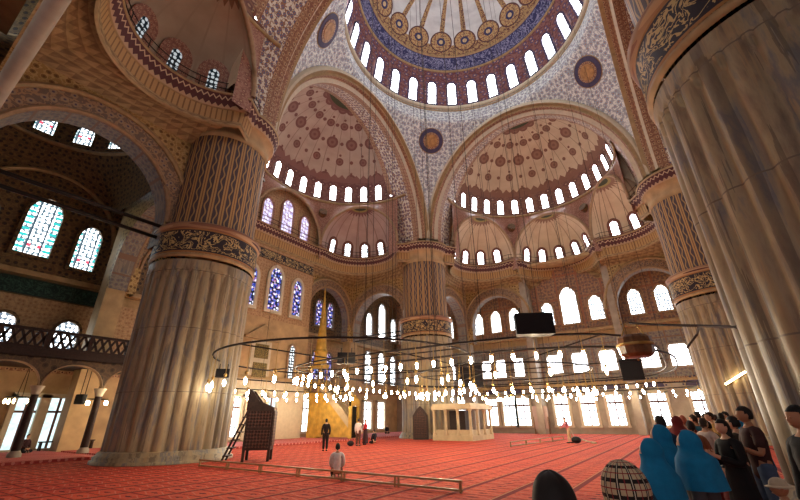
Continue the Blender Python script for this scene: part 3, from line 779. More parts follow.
# ------------------------------------------------ great pillars
def pillar(x, y, label, rz=0):
    t = thing('fluted_pillar', label, 'pillar', (x, y, 0), rz, 'great fluted pillars carrying the dome')
    N = 30; R = 2.78; dpt = 0.24
    a = Acc(); nu = N*10; hs = [0.5, 3.05, 6.1, 8.2, 8.6]+[8.6+0.09*i for i in range(1, 11)]+[9.75]
    def fn(u, v):
        z = hs[min(int(v*(len(hs)-1)+0.5), len(hs)-1)]; s = ((u*N) % 1.0)*2-1
        top = 8.75+0.55*sqrt(max(0, 1-s*s)); r = R-dpt*(1-sqrt(max(0, 1-(s*0.98)**2)))+(0.07 if abs(s) > 0.88 else 0)
        if z > top: r = R+0.03
        th = 2*pi*u; return (r*cos(th), r*sin(th), z), (u*17.3, z)
    a.grid(fn, nu, len(hs)-1)
    a.done('shaft', M['marble'], t, None, True)
    Acc().lathe([(3.14, 0), (3.14, 0.12), (3.02, 0.16), (3.05, 0.28), (2.93, 0.36), (2.90, 0.46), (2.78, 0.52)], n=64).done('base', M['marble'], t, None, True)
    Acc().lathe([(2.78, 9.9), (2.88, 9.95), (2.9, 10.08), (2.84, 10.12)], n=64).done('lower_moulding', M['gold'], t, None, True)
    a = Acc().grid(lambda u, v: ((2.87*cos(2*pi*u), 2.87*sin(2*pi*u), 10.12+1.45*v), (u*17, v)), 64, 1); a.done('inscription_band', M['script'], t, None, True)
    a = Acc().lathe([(2.86, 11.55), (2.98, 11.65), (3.02, 11.85), (2.9, 11.95), (2.6, 12.0)], n=64); a.done('upper_moulding', M['redborder'], t, None, True)
    a = Acc().grid(lambda u, v: ((2.5*cos(2*pi*u), 2.5*sin(2*pi*u), 12.0+6.3*v), (u*26, 12+6.3*v)), 78, 1); a.done('upper_shaft', M['shaft'], t, None, True)
    a = Acc(); P = [(2.52, 18.3), (2.62, 18.4), (2.62, 18.7), (2.55, 18.8), (2.6, 19.2), (2.8, 19.55), (2.9, 19.6)]
    a.lathe(P, n=48, mi=0); 
    a.grid(lambda u, v: (((2.9+.25*v)*cos(2*pi*u), (2.9+.25*v)*sin(2*pi*u), 19.6+0.85*v), (u*20, v)), 48, 1, 1); a.lathe([(3.15, 20.45), (3.2, 20.6), (0.0, 20.62)], n=48, mi=0)
    a.done('capital', [M['ochre'], M['cornice']], t, None, True)
    return t
pillar(-13.08, 13.08, 'huge fluted marble pillar at the left, tiled above, beside the dark wooden chair')
pillar(13.08, 13.08, 'fluted pillar in the middle distance behind the low marble platform')
pillar(13.08, -13.08, 'fluted pillar at the right, half covered by the nearest one')
pillar(-13.08, -13.08, 'nearest giant fluted pillar filling the right edge')

# ------------------------------------------------ raised floor and gallery at the left
a = Acc(); a.box((-22, 22.0, 0.07), (15.0, 10.6, 0.14)); 
trim(a, M['carpet2'])
a = Acc(); a.box((6.5, 21.0, 0.07), (41, 8.4, 0.14)); trim(a, M['carpet2'])
M['galleryface'] = tilemat('dark_gallery_face', 2.0, '#5a4434', '#4a382c', '#3a2a24', '#6a5038')
def gallery():
    a = Acc(); x0, x1, y0 = -28, -11.2, 20.0
    a.box(((x0+x1)/2, (y0+H)/2, 5.35), (x1-x0, H-y0, 0.5), 0, 0)
    xs = [-23.2, -20.2, -17.2, -14.2, -11.2]
    cs = [(xs[i]+xs[i+1])/2 for i in range(4)]+[-24.7, -27.7]
    for c in cs:
        ts = [1.5*cos(pi*i/16) for i in range(17)]
        for i in range(16):
            xa, xb = ts[i+1], ts[i]
            za, zb = (3.6+1.25*(1-abs(q/1.5)**2.2)**0.5 if abs(q) < 1.499 else 3.6 for q in (xa, xb))
            for off in (0, 0.45): a.poly([(c+xa, y0+off, za), (c+xb, y0+off, zb), (c+xb, y0+off, 5.15), (c+xa, y0+off, 5.15)], None, 1)
            a.poly([(c+xa, y0, za), (c+xb, y0, zb), (c+xb, y0+0.45, zb), (c+xa, y0+0.45, za)], None, 2)
        a.tube([(c+1.46*cos(pi*i/16), y0-0.03, 3.6+1.25*(max(0, 1-abs(cos(pi*i/16))**2.2))**0.5) for i in range(17)], 0.035, 5, 3)
    trim(a, [M['wooddk'], M['galleryface'], M['ochre'], M['frametan']])
    for x in xs[:4]:
        c = thing('gallery_column', {-23.2: 'dark slender column under the left gallery, outside the picture edge', -20.2: 'dark slender column at the far left under the gallery', -17.2: 'black slender column in front of the left gallery windows', -14.2: 'slender column of the gallery closest to the huge left pillar'}[x], 'column', (x, y0+0.22, 0.14), 0, 'columns of the left gallery')
        Acc().lathe([(0.3, 0), (0.3, 0.15), (0.22, 0.25), (0.2, 0.3)], n=16).done('base', M['stone'], c, None, True)
        Acc().lathe([(0.2, 0.3), (0.17, 3.05)], n=16).done('shaft', M['wooddk'], c, None, True)
        Acc().lathe([(0.17, 3.05), (0.22, 3.1), (0.2, 3.15), (0.32, 3.46), (0.32, 3.5), (0.0, 3.5)], n=16).done('capital', M['cream'], c, None, True)
    # pierced balustrade
    b = thing('gallery_balustrade', 'dark pierced balustrade along the front of the left gallery', 'balustrade', ((x0+x1)/2, y0+0.1, 5.6))
    L = x1-x0; q = Acc(); q.box((0, 0, 0.06), (L, 0.22, 0.12)); q.box((0, 0, 1.0), (L, 0.24, 0.14)); q.done('rail', M['wooddk'], b)
    q = Acc()
    for i in range(int(L/0.42)):
        x = -L/2+0.21+i*0.42
        for s in (1, -1): q.box((x, 0, 0.52), (0.12, 0.08, 1.0), 0, 0, Matrix.Rotation(s*0.42, 3, 'Y'))
    for i in range(9): q.box((-L/2+0.1+i*(L-0.2)/8, 0, 0.5), (0.2, 0.2, 1.0))
    q.done('pierced_panel', M['wooddk'], b)
gallery()
# iron tie beams between pillar and walls
def tie(p, q, r, label, mat='iron'):
    c = (Vector(p)+Vector(q))/2
    o = Acc().bar(Vector(p)-c, Vector(q)-c, r, None, 10).done('tie_beam', M[mat], None, None, True); o.location = c; tag(o, label, 'beam')
tie((-26.4, 13.1, 11.75), (-15.0, 13.1, 11.9), 0.10, 'upper of two black iron tie beams crossing the left arch to the pillar')
tie((-26.4, 13.5, 11.3), (-15.2, 13.5, 11.35), 0.10, 'lower of two black iron tie beams crossing the left arch to the pillar')
tie((-24.0, 14.0, 10.9), (-24.1, -3.5, 10.9), 0.20, 'thick pale beam crossing the upper left corner overhead', 'stone')
tie((13.1, 15.3, 11.2), (13.1, 24.2, 11.3), 0.08, 'upper iron tie beam in the arch left of the middle pillar')
tie((13.5, 15.3, 10.8), (13.5, 24.2, 10.9), 0.08, 'lower iron tie beam in the arch left of the middle pillar')

# ================================================================== FURNISHINGS
M['bulb'] = emit('lit_bulb', '#ffe4bc', BULB)
M['bulbdim'] = emit('dim_lit_bulb', '#ffdca0', BULB*0.3)
M['cable'] = plain('thin_dark_cable', '#3a322e', 0.6)
M['black'] = plain('black_casing', '#141214', 0.5)
M['grille'] = plain('speaker_grille', '#1e1c20', 0.8, 0, 0.3, 60)
M['brass'] = plain('aged_brass', '#b08a4a', 0.35, 0.8)
M['mcream'] = plain('pale_marble', '#bda27c', 0.45, 0, 0.12, 2)
M['minbar'] = plain('gilded_marble', '#d2a03c', 0.45, 0.15, 0.25, 2)
def mk_carved():
    m = MB('carved_wood_panel'); m.uv(); d = m.vor(m.vec, 7, 0.15)
    return m.set(m.mix(d.gt(0.45), '#2e1814', '#5a3526'), 0.5, bump=d, bstr=0.5)
M['carved'] = mk_carved()
def me_of(acc, name): return mesh(name, acc.V, acc.F, acc.UV, acc.MI)
BULBME = me_of(Acc().lathe([(0.0, -0.14), (0.03, -0.12), (0.056, -0.05), (0.06, 0.02), (0.04, 0.09), (0.02, 0.13)], n=10), 'bulb')
BULBME2 = BULBME.copy()
RODME = me_of(Acc().bar((0, 0, 0.1), (0, 0, 0.75), 0.012, None, 5).lathe([(0.05, 0.12), (0.07, 0.16), (0.02, 0.2)], n=8), 'hanger')
def chandelier(name_label, c, pts_pipe, zp, zb, nb, cab, group, bars=(), dim=False, rings=()):
    t = thing('ring_chandelier', name_label, 'chandelier', (c[0], c[1], zp), 0, group)
    Acc().tube([(x, y, 0) for x, y in pts_pipe], 0.045, 7, 0, True).done('ring_pipe', M['iron'], t, None, True)
    L = [0]; P = [Vector(p) for p in pts_pipe]+[Vector(pts_pipe[0])]
    for i in range(1, len(P)): L.append(L[-1]+(P[i]-P[i-1]).length)
    k = 0; rod = None
    for j in range(nb):
        s = L[-1]*(j+0.5)/nb
        while L[k+1] < s: k += 1
        p = P[k].lerp(P[k+1], (s-L[k])/(L[k+1]-L[k]))
        if p.y+c[1] < -7.9 and hypot(p.x, p.y) > 8 and c[0] == 0: continue
        b = link('bulb', BULBME2 if dim else BULBME, M['bulbdim' if dim else 'bulb'], t); b.location = (p.x, p.y, zb-zp)
        r = link('hanger', RODME, M['brass'], b); r.scale = (1, 1, (zp-zb)/0.75)
    for (p, q) in bars: Acc().bar((p[0], p[1], 0), (q[0], q[1], 0), 0.03, None, 6).done('cross_bar', M['iron'], t, None, True)
    for rr in rings: Acc().tube([(rr*cos(2*pi*i/48), rr*sin(2*pi*i/48), 0.02) for i in range(48)], 0.03, 6, 0, True).done('inner_ring', M['iron'], t, None, True)
    for (x, y, z) in cab: Acc().bar((x, y, 0), (x, y, z-zp), 0.013, None, 4).done('cable', M['cable'], t)
    return t
def sup(hx, hy, n, e=4.0): 
    out = []
    for i in range(n):
        t = 2*pi*i/n; k = (abs(cos(t))**e+abs(sin(t))**e)**(-1/e); out.append((hx*cos(t)*k, hy*sin(t)*k))
    return out
def dome_z(x, y):
    r = hypot(x, y)
    return 37+sqrt(max(0, 11.4**2-r*r)) if r < 11.3 else 30
o_ = sup(10.5, 9.6, 96)
cb = [(-10.5, y, dome_z(-10.5, y+.9)) for y in (-4.2, -2.2, 0, 1.6)]+[(10.5, y, dome_z(10.5, y+.9)) for y in (-4, -1, 2)]+[(x, 9.6, dome_z(x, 10.5)) for x in (-2, 2)]
bars = [((-10.5, 0), (10.5, 0)), ((0, -9.6), (0, 9.6)), ((-8.9, -8.1), (8.9, 8.1)), ((-8.9, 8.1), (8.9, -8.1))]
chandelier('largest low hanging ring of bulbs, its near side passing under the black loudspeaker', (0, 0.9), o_, 4.45, 3.75, 88, cb, 'low hanging ring chandeliers', bars)
cb = [(8.8*cos(t), 8.8*sin(t), dome_z(8.8, 0)) for t in [2*pi*i/12 for i in range(12)]]
chandelier('middle ring of bulbs hanging lower, inside the largest ring', (0, 0), sup(9.2, 9.2, 72, 3.0), 4.2, 3.3, 30, cb, 'low hanging ring chandeliers', dim=True)
cb = [(5*cos(t+.2), 5*sin(t+.2), dome_z(5, 0)) for t in [2*pi*i/10 for i in range(10)]]+[(0.8, 0.3, 48.3), (-0.7, -0.4, 48.3)]
chandelier('small inner ring of bulbs below the centre of the dome', (0, 0), sup(5.2, 5.2, 48, 2.0), 4.3, 3.0, 36, cb, 'low hanging ring chandeliers')
cb = [(6.4*cos(t), 6.4*sin(t), 12.0) for t in ()]
chandelier('round dark ring with bulbs hanging in front of the huge left pillar', (-8.4, 5.4), sup(6.6, 6.6, 72, 2.0), 4.62, 3.15, 30, [(6.6*cos(t), 6.6*sin(t), 37+sqrt(11.4**2-min(11.3, hypot(-8.4+6.6*cos(t), 5.4+6.6*sin(t)))**2)) for t in (-0.9, -0.3, 0.2)], 'low hanging ring chandeliers', [((-6.6, 0), (6.6, 0)), ((0, -6.6), (0, 6.6))])
chandelier('ring of bulbs far back on the right, before the windows', (18.6, -2.0), sup(4.6, 9.0, 60, 3.0), 4.2, 3.5, 46, [(0, 0, 25.0), (-3, -4, 24)], 'low hanging ring chandeliers')
chandelier('ring of bulbs far back near the golden pulpit', (-4.6, 17.6), sup(9.0, 3.6, 60, 3.0), 4.2, 3.45, 44, [(0, 0, 25.0), (-5, 1, 22)], 'low hanging ring chandeliers')

def loudspeaker(label, loc, rz, w_, d, h, up_=0.25):
    t = thing('loudspeaker', label, 'loudspeaker', loc, rz)
    a = Acc(); a.prism([(-d/2, -w_/2), (d/2*0.6, -w_/2*0.9), (d/2, -w_/2*0.7), (d/2, w_/2*0.7), (d/2*0.6, w_/2*0.9), (-d/2, w_/2)], h, (0, 0, 0), (1, 0, 0), (0, 1, 0), (0, 0, 1)); a.done('cabinet', M['black'], t)
    Acc().box((-d/2-0.02, 0, h/2), (0.04, w_*0.92, h*0.86)).done('grille', M['grille'], t)
    a = Acc(); a.bar((0, -w_*0.3, h), (0, -w_*0.3, h+up_), 0.02); a.bar((0, w_*0.3, h), (0, w_*0.3, h+up_), 0.02); a.done('bracket', M['iron'], t)
loudspeaker('large black loudspeaker hanging in front of the arched windows, right of centre', (-10.95, -5.35, 4.3), 0.55, 1.28, 0.55, 0.72)
loudspeaker('black loudspeaker on the ring in front of the pulpit', (-10.0, 4.05, 4.22), 0.75, 0.85, 0.5, 0.5)
loudspeaker('small black loudspeaker hanging against the huge left pillar', (-12.9, 9.6, 3.72), 0.9, 0.62, 0.35, 0.4)
loudspeaker('tall dark loudspeaker hanging beside the middle pillar', (5.0, 4.5, 3.95), 0.6, 1.9, 0.8, 1.8)
loudspeaker('dark loudspeaker hanging below the round brown lamp', (2.0, -6.95, 3.6), 0.2, 1.1, 0.7, 1.15)
t = thing('hanging_lantern', 'brown gilded round lantern hanging at the right before the bright windows', 'lantern', (-9.6, -8.15, 3.45))
Acc().lathe([(0.0, 0.0), (0.38, 0.02), (0.5, 0.12), (0.54, 0.4), (0.5, 0.62), (0.42, 0.7), (0, 0.72)], n=12).done('body', plain('brown_lacquer', '#6b4326', 0.35, 0, 0.45, 5), t)
Acc().lathe([(0.545, 0.36), (0.56, 0.38), (0.56, 0.43), (0.545, 0.45)], n=24).done('gilt_band', M['brass'], t)
for s in (-1, 1): Acc().bar((0, s*0.35, 0.68), (0, s*0.12, 1.15), 0.02).done('chain', M['brass'], t)
Acc().lathe([(0.0, -0.1), (0.05, -0.06), (0.0, 0.0)], n=8).done('finial', M['brass'], t)
# arm that holds the ring to the nearest pillar
o = Acc().tube([(-10.45, -8.2, 4.42), (-11, -8.95, 4.16), (-12, -9.8, 3.84), (-13.3, -10.4, 3.5)], 0.04).tube([(-12, -9.8, 3.84), (-11.5, -9.75, 3.72), (-11, -9.45, 3.45)], 0.03).done('iron_arm', M['iron'])
tag(o, 'black curved iron arm joining the bulb ring to the nearest pillar', 'bracket')
# lamp tube on the right pillar
t = thing('tube_lamp', 'bright slanting tube lamp fixed to the right pillar', 'lamp', (10.36, -12.2, 4.0), 0)
a = Acc(); a.bar((0.17, 0.6, -0.36), (-0.22, -0.62, 0.34), 0.06, None, 8); a.done('tube', emit('lamp_tube', '#ffdca0', 14), t, None, True)
Acc().bar((0.3, 0.6, -0.4), (-0.08, -0.62, 0.3), 0.08, None, 6).done('housing', M['brass'], t)

# dark preacher's chair beside the left pillar
t = thing('preacher_chair', 'tall dark carved wooden preaching chair with steps, right of the huge left pillar', 'chair', (-11.25, 8.3, 0), radians(-46))
a = Acc(); a.box((0, 0, 1.35), (1.25, 1.15, 1.75)); a.done('body', M['wooddk'], t)
for sx in (-1, 1):
    for sy in (-1, 1): Acc().box((sx*0.56, sy*0.5, 0.24), (0.12, 0.12, 0.48)).done('leg', M['wooddk'], t)
a = Acc(); a.box((0, -0.60, 1.8), (1.05, 0.05, 0.7)); a.box((0, -0.60, 0.95), (1.05, 0.05, 0.75)); a.done('carved_panel', M['carved'], t)
a = Acc(); a.box((0.64, 0, 1.4), (0.05, 1.0, 1.5)); a.done('carved_panel', M['carved'], t)
Acc().prism([(-0.62, 2.2), (-0.62, 3.15), (-0.5, 3.1), (-0.1, 2.6), (0.62, 2.3), (0.62, 2.2)], 0.08, (0, -0.57, 0), (1, 0, 0), (0, 0, 1), (0, 1, 0)).done('sloping_side', M['wooddk'], t)
Acc().prism([(-0.62, 2.2), (-0.62, 3.15), (-0.5, 3.1), (-0.1, 2.6), (0.62, 2.3), (0.62, 2.2)], 0.08, (0, 0.49, 0), (1, 0, 0), (0, 0, 1), (0, 1, 0)).done('sloping_side', M['wooddk'], t)
Acc().box((-0.62, 0, 2.68), (0.08, 1.15, 0.96)).done('back_board', M['carved'], t)
Acc().box((0.0, 0, 2.28), (1.2, 1.0, 0.12)).done('seat', M['wood'], t)
a = Acc()
for i in range(6): a.box((-1.35+i*0.13, 0, 0.25+i*0.33), (0.26, 0.8, 0.05))
a.done('step', M['wooddk'], t)
for s in (-1, 1): Acc().bar((-1.5, s*0.45, 0.02), (-0.6, s*0.45, 2.2), 0.05, None, 6).done('stair_stringer', M['wooddk'], t)

# golden pulpit with its stair
t = thing('pulpit', 'tall golden marble pulpit with a steep stair and pointed spire on the qibla side', 'pulpit', (6.0, 0, 0.14))
a = Acc()
for s in (-0.55, 0.47):
    a.prism([(17.4, 0.1), (21.6, 0.1), (21.6, 4.2), (21.2, 4.2), (17.4, 0.9)], 0.08, (s, 0, 0), (0, 1, 0), (0, 0, 1), (1, 0, 0), 0)
a.done('side_panel', M['minbar'], t)
for s in (-0.56, 0.48): 
    a = Acc(); a.prism([(17.4, 0.9), (21.4, 4.4), (21.4, 5.3), (17.4, 1.8)], 0.07, (s, 0, 0), (0, 1, 0), (0, 0, 1), (1, 0, 0)); a.done('balustrade', M['mcream'], t)
a = Acc()
for i in range(16): a.box((0, 17.6+i*0.25, 0.2+i*0.26), (0.95, 0.3, 0.08))
a.done('stair', M['mcream'], t)
a = Acc(); a.box((-0.52, 17.2, 1.6), (0.16, 0.3, 3.2)); a.box((0.52, 17.2, 1.6), (0.16, 0.3, 3.2)); a.box((0, 17.2, 3.05), (1.2, 0.32, 0.5)); a.prism([(-0.6, 0), (0.6, 0), (0, 0.5)], 0.2, (0, 17.1, 3.3), (1, 0, 0), (0, 0, 1), (0, 1, 0)); a.done('portal', M['minbar'], t)
Acc().box((0, 17.28, 1.4), (0.86, 0.05, 2.7)).done('curtain', plain('black_curtain', '#191410', 0.9), t)
a = Acc(); a.box((0, 22.2, 2.1), (1.25, 1.3, 4.2))
for q in (21.62, 22.78):
    a.box((0.0, q, 1.2), (0.6, 0.02, 1.9), 0, 1)
a.done('platform', [M['minbar'], M['mcream']], t)
for sx in (-0.54, 0.54):
    for sy in (21.65, 22.75): Acc().bar((sx, sy, 4.2), (sx, sy, 6.7), 0.075, None, 8).done('post', M['minbar'], t)
a = Acc(); a.box((0, 22.2, 6.85), (1.35, 1.4, 0.35)); a.lathe([(0.72, 7.0), (0.68, 8.3), (0.78, 8.4), (0.6, 8.6), (0.05, 15.0), (0.09, 15.2), (0.02, 15.7)], (0, 22.2, 0), 12); a.done('spire', M['minbar'], t)

# low marble platform before the middle pillar
t = thing('tribune', 'low pale marble platform on columns at the foot of the middle pillar', 'platform', (0, 0, 0))
X0, X1, Y0, Y1 = 8.3, 12.6, 6.25, 9.75
a = Acc(); a.box(((X0+X1)/2, (Y0+Y1)/2, 0.2), (X1-X0+0.3, Y1-Y0+0.3, 0.4)); a.done('plinth', M['mcream'], t)
a = Acc(); a.box(((X0+X1)/2, (Y0+Y1)/2, 2.62), (X1-X0+0.4, Y1-Y0+0.4, 0.28)); a.box(((X0+X1)/2, (Y0+Y1)/2, 2.85), (X1-X0+0.2, Y1-Y0+0.2, 0.18), 0, 0); a.done('roof_slab', M['mcream'], t)
cols = [(X0, Y0+(Y1-Y0)*i/3) for i in range(4)]+[(X0+(X1-X0)*i/3, Y0) for i in (1, 2, 3)]+[(X1, Y1)]
for (x, y) in cols: Acc().lathe([(0.19, 0), (0.19, 0.12), (0.13, 0.2), (0.12, 1.9), (0.19, 2.02), (0.2, 2.1)], (x, y, 0.4), 10).done('column', M['mcream'], t, None, True)
a = Acc(); a.box((X0+0.05, (Y0+Y1)/2, 0.62), (0.08, Y1-Y0, 0.45)); a.box(((X0+X1)/2, Y0+0.05, 0.62), (X1-X0, 0.08, 0.45)); a.done('parapet', M['mcream'], t)
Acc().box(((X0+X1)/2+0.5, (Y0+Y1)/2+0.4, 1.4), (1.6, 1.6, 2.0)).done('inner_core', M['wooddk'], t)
# dark archway stand left of it
t = thing('book_cabinet', 'dark pointed cabinet left of the pale marble platform', 'cabinet', (8.9, 11.6, 0), radians(25))
a = Acc(); a.prism([(-0.7, 0), (0.7, 0), (0.7, 2.0), (0.35, 2.55), (0, 2.85), (-0.35, 2.55), (-0.7, 2.0)], 0.5, (0, 0, 0), (0, 1, 0), (0, 0, 1), (1, 0, 0)); a.done('case', M['wooddk'], t)
Acc().prism([(-0.55, 0.15), (0.55, 0.15), (0.55, 1.9), (0, 2.55), (-0.55, 1.9)], 0.04, (-0.045, 0, 0), (0, 1, 0), (0, 0, 1), (1, 0, 0)).done('door', M['carved'], t)

def railing(label, p, q, h=0.26, step=1.9):
    P, Q = Vector(p), Vector(q); L = (Q-P).length; t = thing('low_railing', label, 'railing', p, atan2(Q.y-P.y, Q.x-P.x))
    Acc().box((L/2, 0, h), (L, 0.07, 0.05)).done('top_rail', M['railw'], t); Acc().box((L/2, 0, 0.06), (L, 0.07, 0.05)).done('bottom_rail', M['railw'], t)
    n = int(L/step)
    for i in range(n+1):
        for d in (-0.06, 0.06):
            x = min(max(L*i/n+d, 0.04), L-0.04); Acc().box((x, 0, h/2), (0.04, 0.05, h)).done('post', M['railw'], t)
M['railw'] = plain('varnished_rail_wood', '#a97c4e', 0.4, 0, 0.15, 6)
railing('long low wooden railing across the near carpet, from the left pillar to the centre', (-14.1, 8.3, 0), (-14.25, -3.9, 0))
railing('low wooden railing far back on the red carpet, right of centre', (2.6, 0.9, 0), (12.4, -0.1, 0), 0.3, 2.4)
t = thing('notice_board', 'pale upright board standing before the far right wall', 'board', (24.6, 5.0, 0))
Acc().box((0, 0, 1.75), (0.12, 1.7, 2.4)).done('panel', plain('pale_board', '#b99a90', 0.6, 0, 0.08, 2), t)
for s in (-0.8, 0.8): Acc().box((0, s, 0.9), (0.16, 0.1, 1.8)).done('leg', M['wood'], t)
# small lamps of the gallery
def gallery_lamp(x, label):
    t = thing('gallery_chandelier', label, 'chandelier', (x, 21.6, 3.1), 0)
    Acc().tube([(0.55*cos(2*pi*i/16), 0.55*sin(2*pi*i/16), 0) for i in range(16)], 0.025, 5, 0, True).done('ring_pipe', M['iron'], t)
    for i in range(6):
        b = link('bulb', BULBME2, M['bulbdim'], t); b.location = (0.55*cos(pi*i/3), 0.55*sin(pi*i/3), -0.22)
    Acc().bar((0, 0.55, 0), (0, 0, 2.0), 0.015).bar((0, -0.55, 0), (0, 0, 2.0), 0.015).done('cable', M['iron'], t)
gallery_lamp(-17.5, 'small ring of bulbs under the left gallery, at the picture edge')
gallery_lamp(-13.7, 'small ring of bulbs under the left gallery, nearest the huge pillar')
loudspeaker('black loudspeaker hanging under the left gallery between two arches', (-14.9, 20.6, 2.75), 0.5, 0.5, 0.35, 0.55, 1.8)
t = thing('coat_shelf', 'low dark shelf under the left gallery window', 'shelf', (-13.4, 25.4, 0.14)); Acc().box((0, 0, 0.5), (3.0, 0.4, 0.08)).done('board', M['wooddk'], t)
for s in (-1.4, 0, 1.4): Acc().box((s, 0, 0.23), (0.08, 0.36, 0.46)).done('leg', M['wooddk'], t)

SAT[0] = 1.0
# ================================================================== PEOPLE
SK = {n: plain('skin_'+n, c, 0.5) for n, c in (('light', '#c99a7c'), ('tan', '#a87656'))}
CL = {}
def cloth(c, r=0.8):
    if c not in CL: CL[c] = plain('cloth_'+c.strip('#'), c, r, 0, 0.12, 14)
    return CL[c]
def skin_mesh(name, nodes, edges, root=0, sub=2):
    me = bpy.data.meshes.new(name); me.from_pydata([n[0] for n in nodes], edges, []); o = bpy.data.objects.new(name, me); COL.objects.link(o)
    md = o.modifiers.new('skin', 'SKIN'); md.use_smooth_shade = True
    if not me.skin_vertices: raise RuntimeError('skin layer')
    for i, (p, r) in enumerate(nodes):
        sv = me.skin_vertices[0].data[i]; sv.radius = (r, r) if not isinstance(r, tuple) else r; sv.use_root = (i == root)
    ss = o.modifiers.new('sub', 'SUBSURF'); ss.levels = sub; ss.render_levels = sub
    dg = bpy.context.evaluated_depsgraph_get(); ev = o.evaluated_get(dg); out = bpy.data.meshes.new_from_object(ev); out.name = name
    bpy.data.objects.remove(o); bpy.data.meshes.remove(me); return out
def ell(a, c, r, n=14, m_=10, mi=0, R=None, keep=None, disp=None):
    def fn(u, v):
        t = 2*pi*u; f = -pi/2+pi*v; p = Vector((cos(f)*cos(t), cos(f)*sin(t), sin(f))); 
        k = disp(p) if disp else 1
        q = Vector((p.x*r[0], p.y*r[1], p.z*r[2]))*k
        if R: q = R @ q
        return tuple(Vector(c)+q), (u, v)
    a.grid(fn, n, m_, mi); return a
def person(label, pos, face, h=1.72, pose='stand', arms='down', skin='light', hair='#1d1512', hairlen=0.0, top='#333333', legs='#2a2a33', garment='trousers', scarf=None, scarf_len=0.35, z0=0.0, lean=0.0, hat=None, turn=0.0, group=None, sleeve='long'):
    t = thing('person', label, 'person', (pos[0], pos[1], z0), face, group)
    pel = 0.53*h; K = {}
    def N(n, x, y, z, r): K[n] = (Vector((x*h, y*h, z*h)), r*h)
    if pose in ('kneel', 'sit'): base = 0.115
    else: base = 0.53
    dz = base-0.53; ln = lean
    def up(z): return (ln*(z-0.53), z+dz)       # lean forward
    N('pel', 0, 0, base, 0.064)
    for n, z, r in (('waist', 0.61, 0.070), ('chest', 0.73, 0.080), ('neckb', 0.815, 0.050), ('neck', 0.86, 0.032), ('headb', 0.895, 0.036)):
        x, zz = up(z); N(n, x, 0, zz, r)
    for s, m_ in ((1, 'L'), (-1, 'R')):
        x, zz = up(0.80); N('sh'+m_, x, s*0.105, zz, 0.036)
        if arms == 'down': e = (x+0.0, s*0.135, 0.63+dz); w_ = (x+0.045, s*0.135, 0.49+dz)
        elif arms == 'phone': e = (x+0.03, s*0.125, 0.635+dz); w_ = (x+0.16, s*0.045, 0.70+dz)
        elif arms == 'lap': e = (x+0.03, s*0.125, 0.635+dz); w_ = (x+0.15, s*0.05, 0.56+dz)
        elif arms == 'forward': e = (x+0.10, s*0.12, 0.66+dz); w_ = (x+0.22, s*0.08, 0.60+dz)
        N('el'+m_, *e, 0.026); N('wr'+m_, *w_, 0.018)
        if pose == 'stand':
            N('hip'+m_, 0, s*0.05, 0.49, 0.056); N('kn'+m_, 0.01, s*0.055, 0.285, 0.036); N('an'+m_, -0.005, s*0.055, 0.045, 0.024); N('to'+m_, 0.085, s*0.065, 0.018, 0.018)
        elif pose == 'walk':
            N('hip'+m_, 0, s*0.05, 0.49, 0.056); N('kn'+m_, 0.06*s, s*0.055, 0.29, 0.036); N('an'+m_, 0.10*s-0.03, s*0.055, 0.05, 0.024); N('to'+m_, 0.10*s+0.06, s*0.06, 0.018, 0.018)
        elif pose == 'kneel':
            N('hip'+m_, 0.02, s*0.055, base-0.01, 0.056); N('kn'+m_, 0.22, s*0.075, 0.045, 0.040); N('an'+m_, 0.0, s*0.06, 0.03, 0.024); N('to'+m_, -0.08, s*0.05, 0.022, 0.018)
        else:
            N('hip'+m_, 0.02, s*0.06, 0.07, 0.056); N('kn'+m_, 0.17, s*0.16, 0.06, 0.040); N('an'+m_, 0.16, -s*0.02, 0.03, 0.024); N('to'+m_, 0.22, -s*0.05, 0.025, 0.018)
    nodes = []; idx = {}; E = []
    def add(n, r=None, grow=1.0):
        idx[n] = len(nodes); nodes.append((tuple(K[n][0]), (r if r else K[n][1])*grow))
    def chain(*ns):
        for p, q in zip(ns, ns[1:]): E.append((idx[p], idx[q]))
    for n in K: add(n)
    chain('pel', 'waist', 'chest', 'neckb', 'neck', 'headb')
    for m_ in 'LR':
        chain('neckb', 'sh'+m_, 'el'+m_, 'wr'+m_); chain('pel', 'hip'+m_, 'kn'+m_, 'an'+m_, 'to'+m_)
        # hand: palm, four fingers and a thumb
        d = (K['wr'+m_][0]-K['el'+m_][0]).normalized(); side = Vector((1, 0, 0)) if abs(d.x) < 0.6 else Vector((0, 0, 1)); side = (side-d*side.dot(d)).normalized(); nn = d.cross(side)*(1 if m_ == 'L' else -1)
        w0 = K['wr'+m_][0]; pl = len(nodes); nodes.append((tuple(w0+d*0.045*h), 0.016*h)); E.append((idx['wr'+m_], pl))
        for j, (o, L) in enumerate(((0.017, 0.048), (0.006, 0.053), (-0.006, 0.050), (-0.016, 0.040))):
            a0 = len(nodes); nodes.append((tuple(w0+d*0.062*h+side*o*h), 0.0062*h)); nodes.append((tuple(w0+d*(0.062+L*0.5)*h+side*o*h*1.1+nn*0.004*h), 0.0056*h)); nodes.append((tuple(w0+d*(0.062+L*0.85)*h+side*o*h*1.1+nn*0.018*h), 0.0048*h)); E += [(pl, a0), (a0, a0+1), (a0+1, a0+2)]
        a0 = len(nodes); nodes.append((tuple(w0+d*0.035*h+side*0.026*h+nn*0.006*h), 0.0066*h)); nodes.append((tuple(w0+d*0.062*h+side*0.038*h+nn*0.014*h), 0.0056*h)); E += [(pl, a0), (a0, a0+1)]
    body = skin_mesh('body', nodes, E, idx['pel'], 1)
    # head joined to the body
    hc = Vector((K['headb'][0].x+0.012*h, 0, K['headb'][0].z+0.042*h)); HR = (0.056*h, 0.043*h, 0.066*h); RT = Matrix.Rotation(turn, 3, 'Z')
    a = Acc()
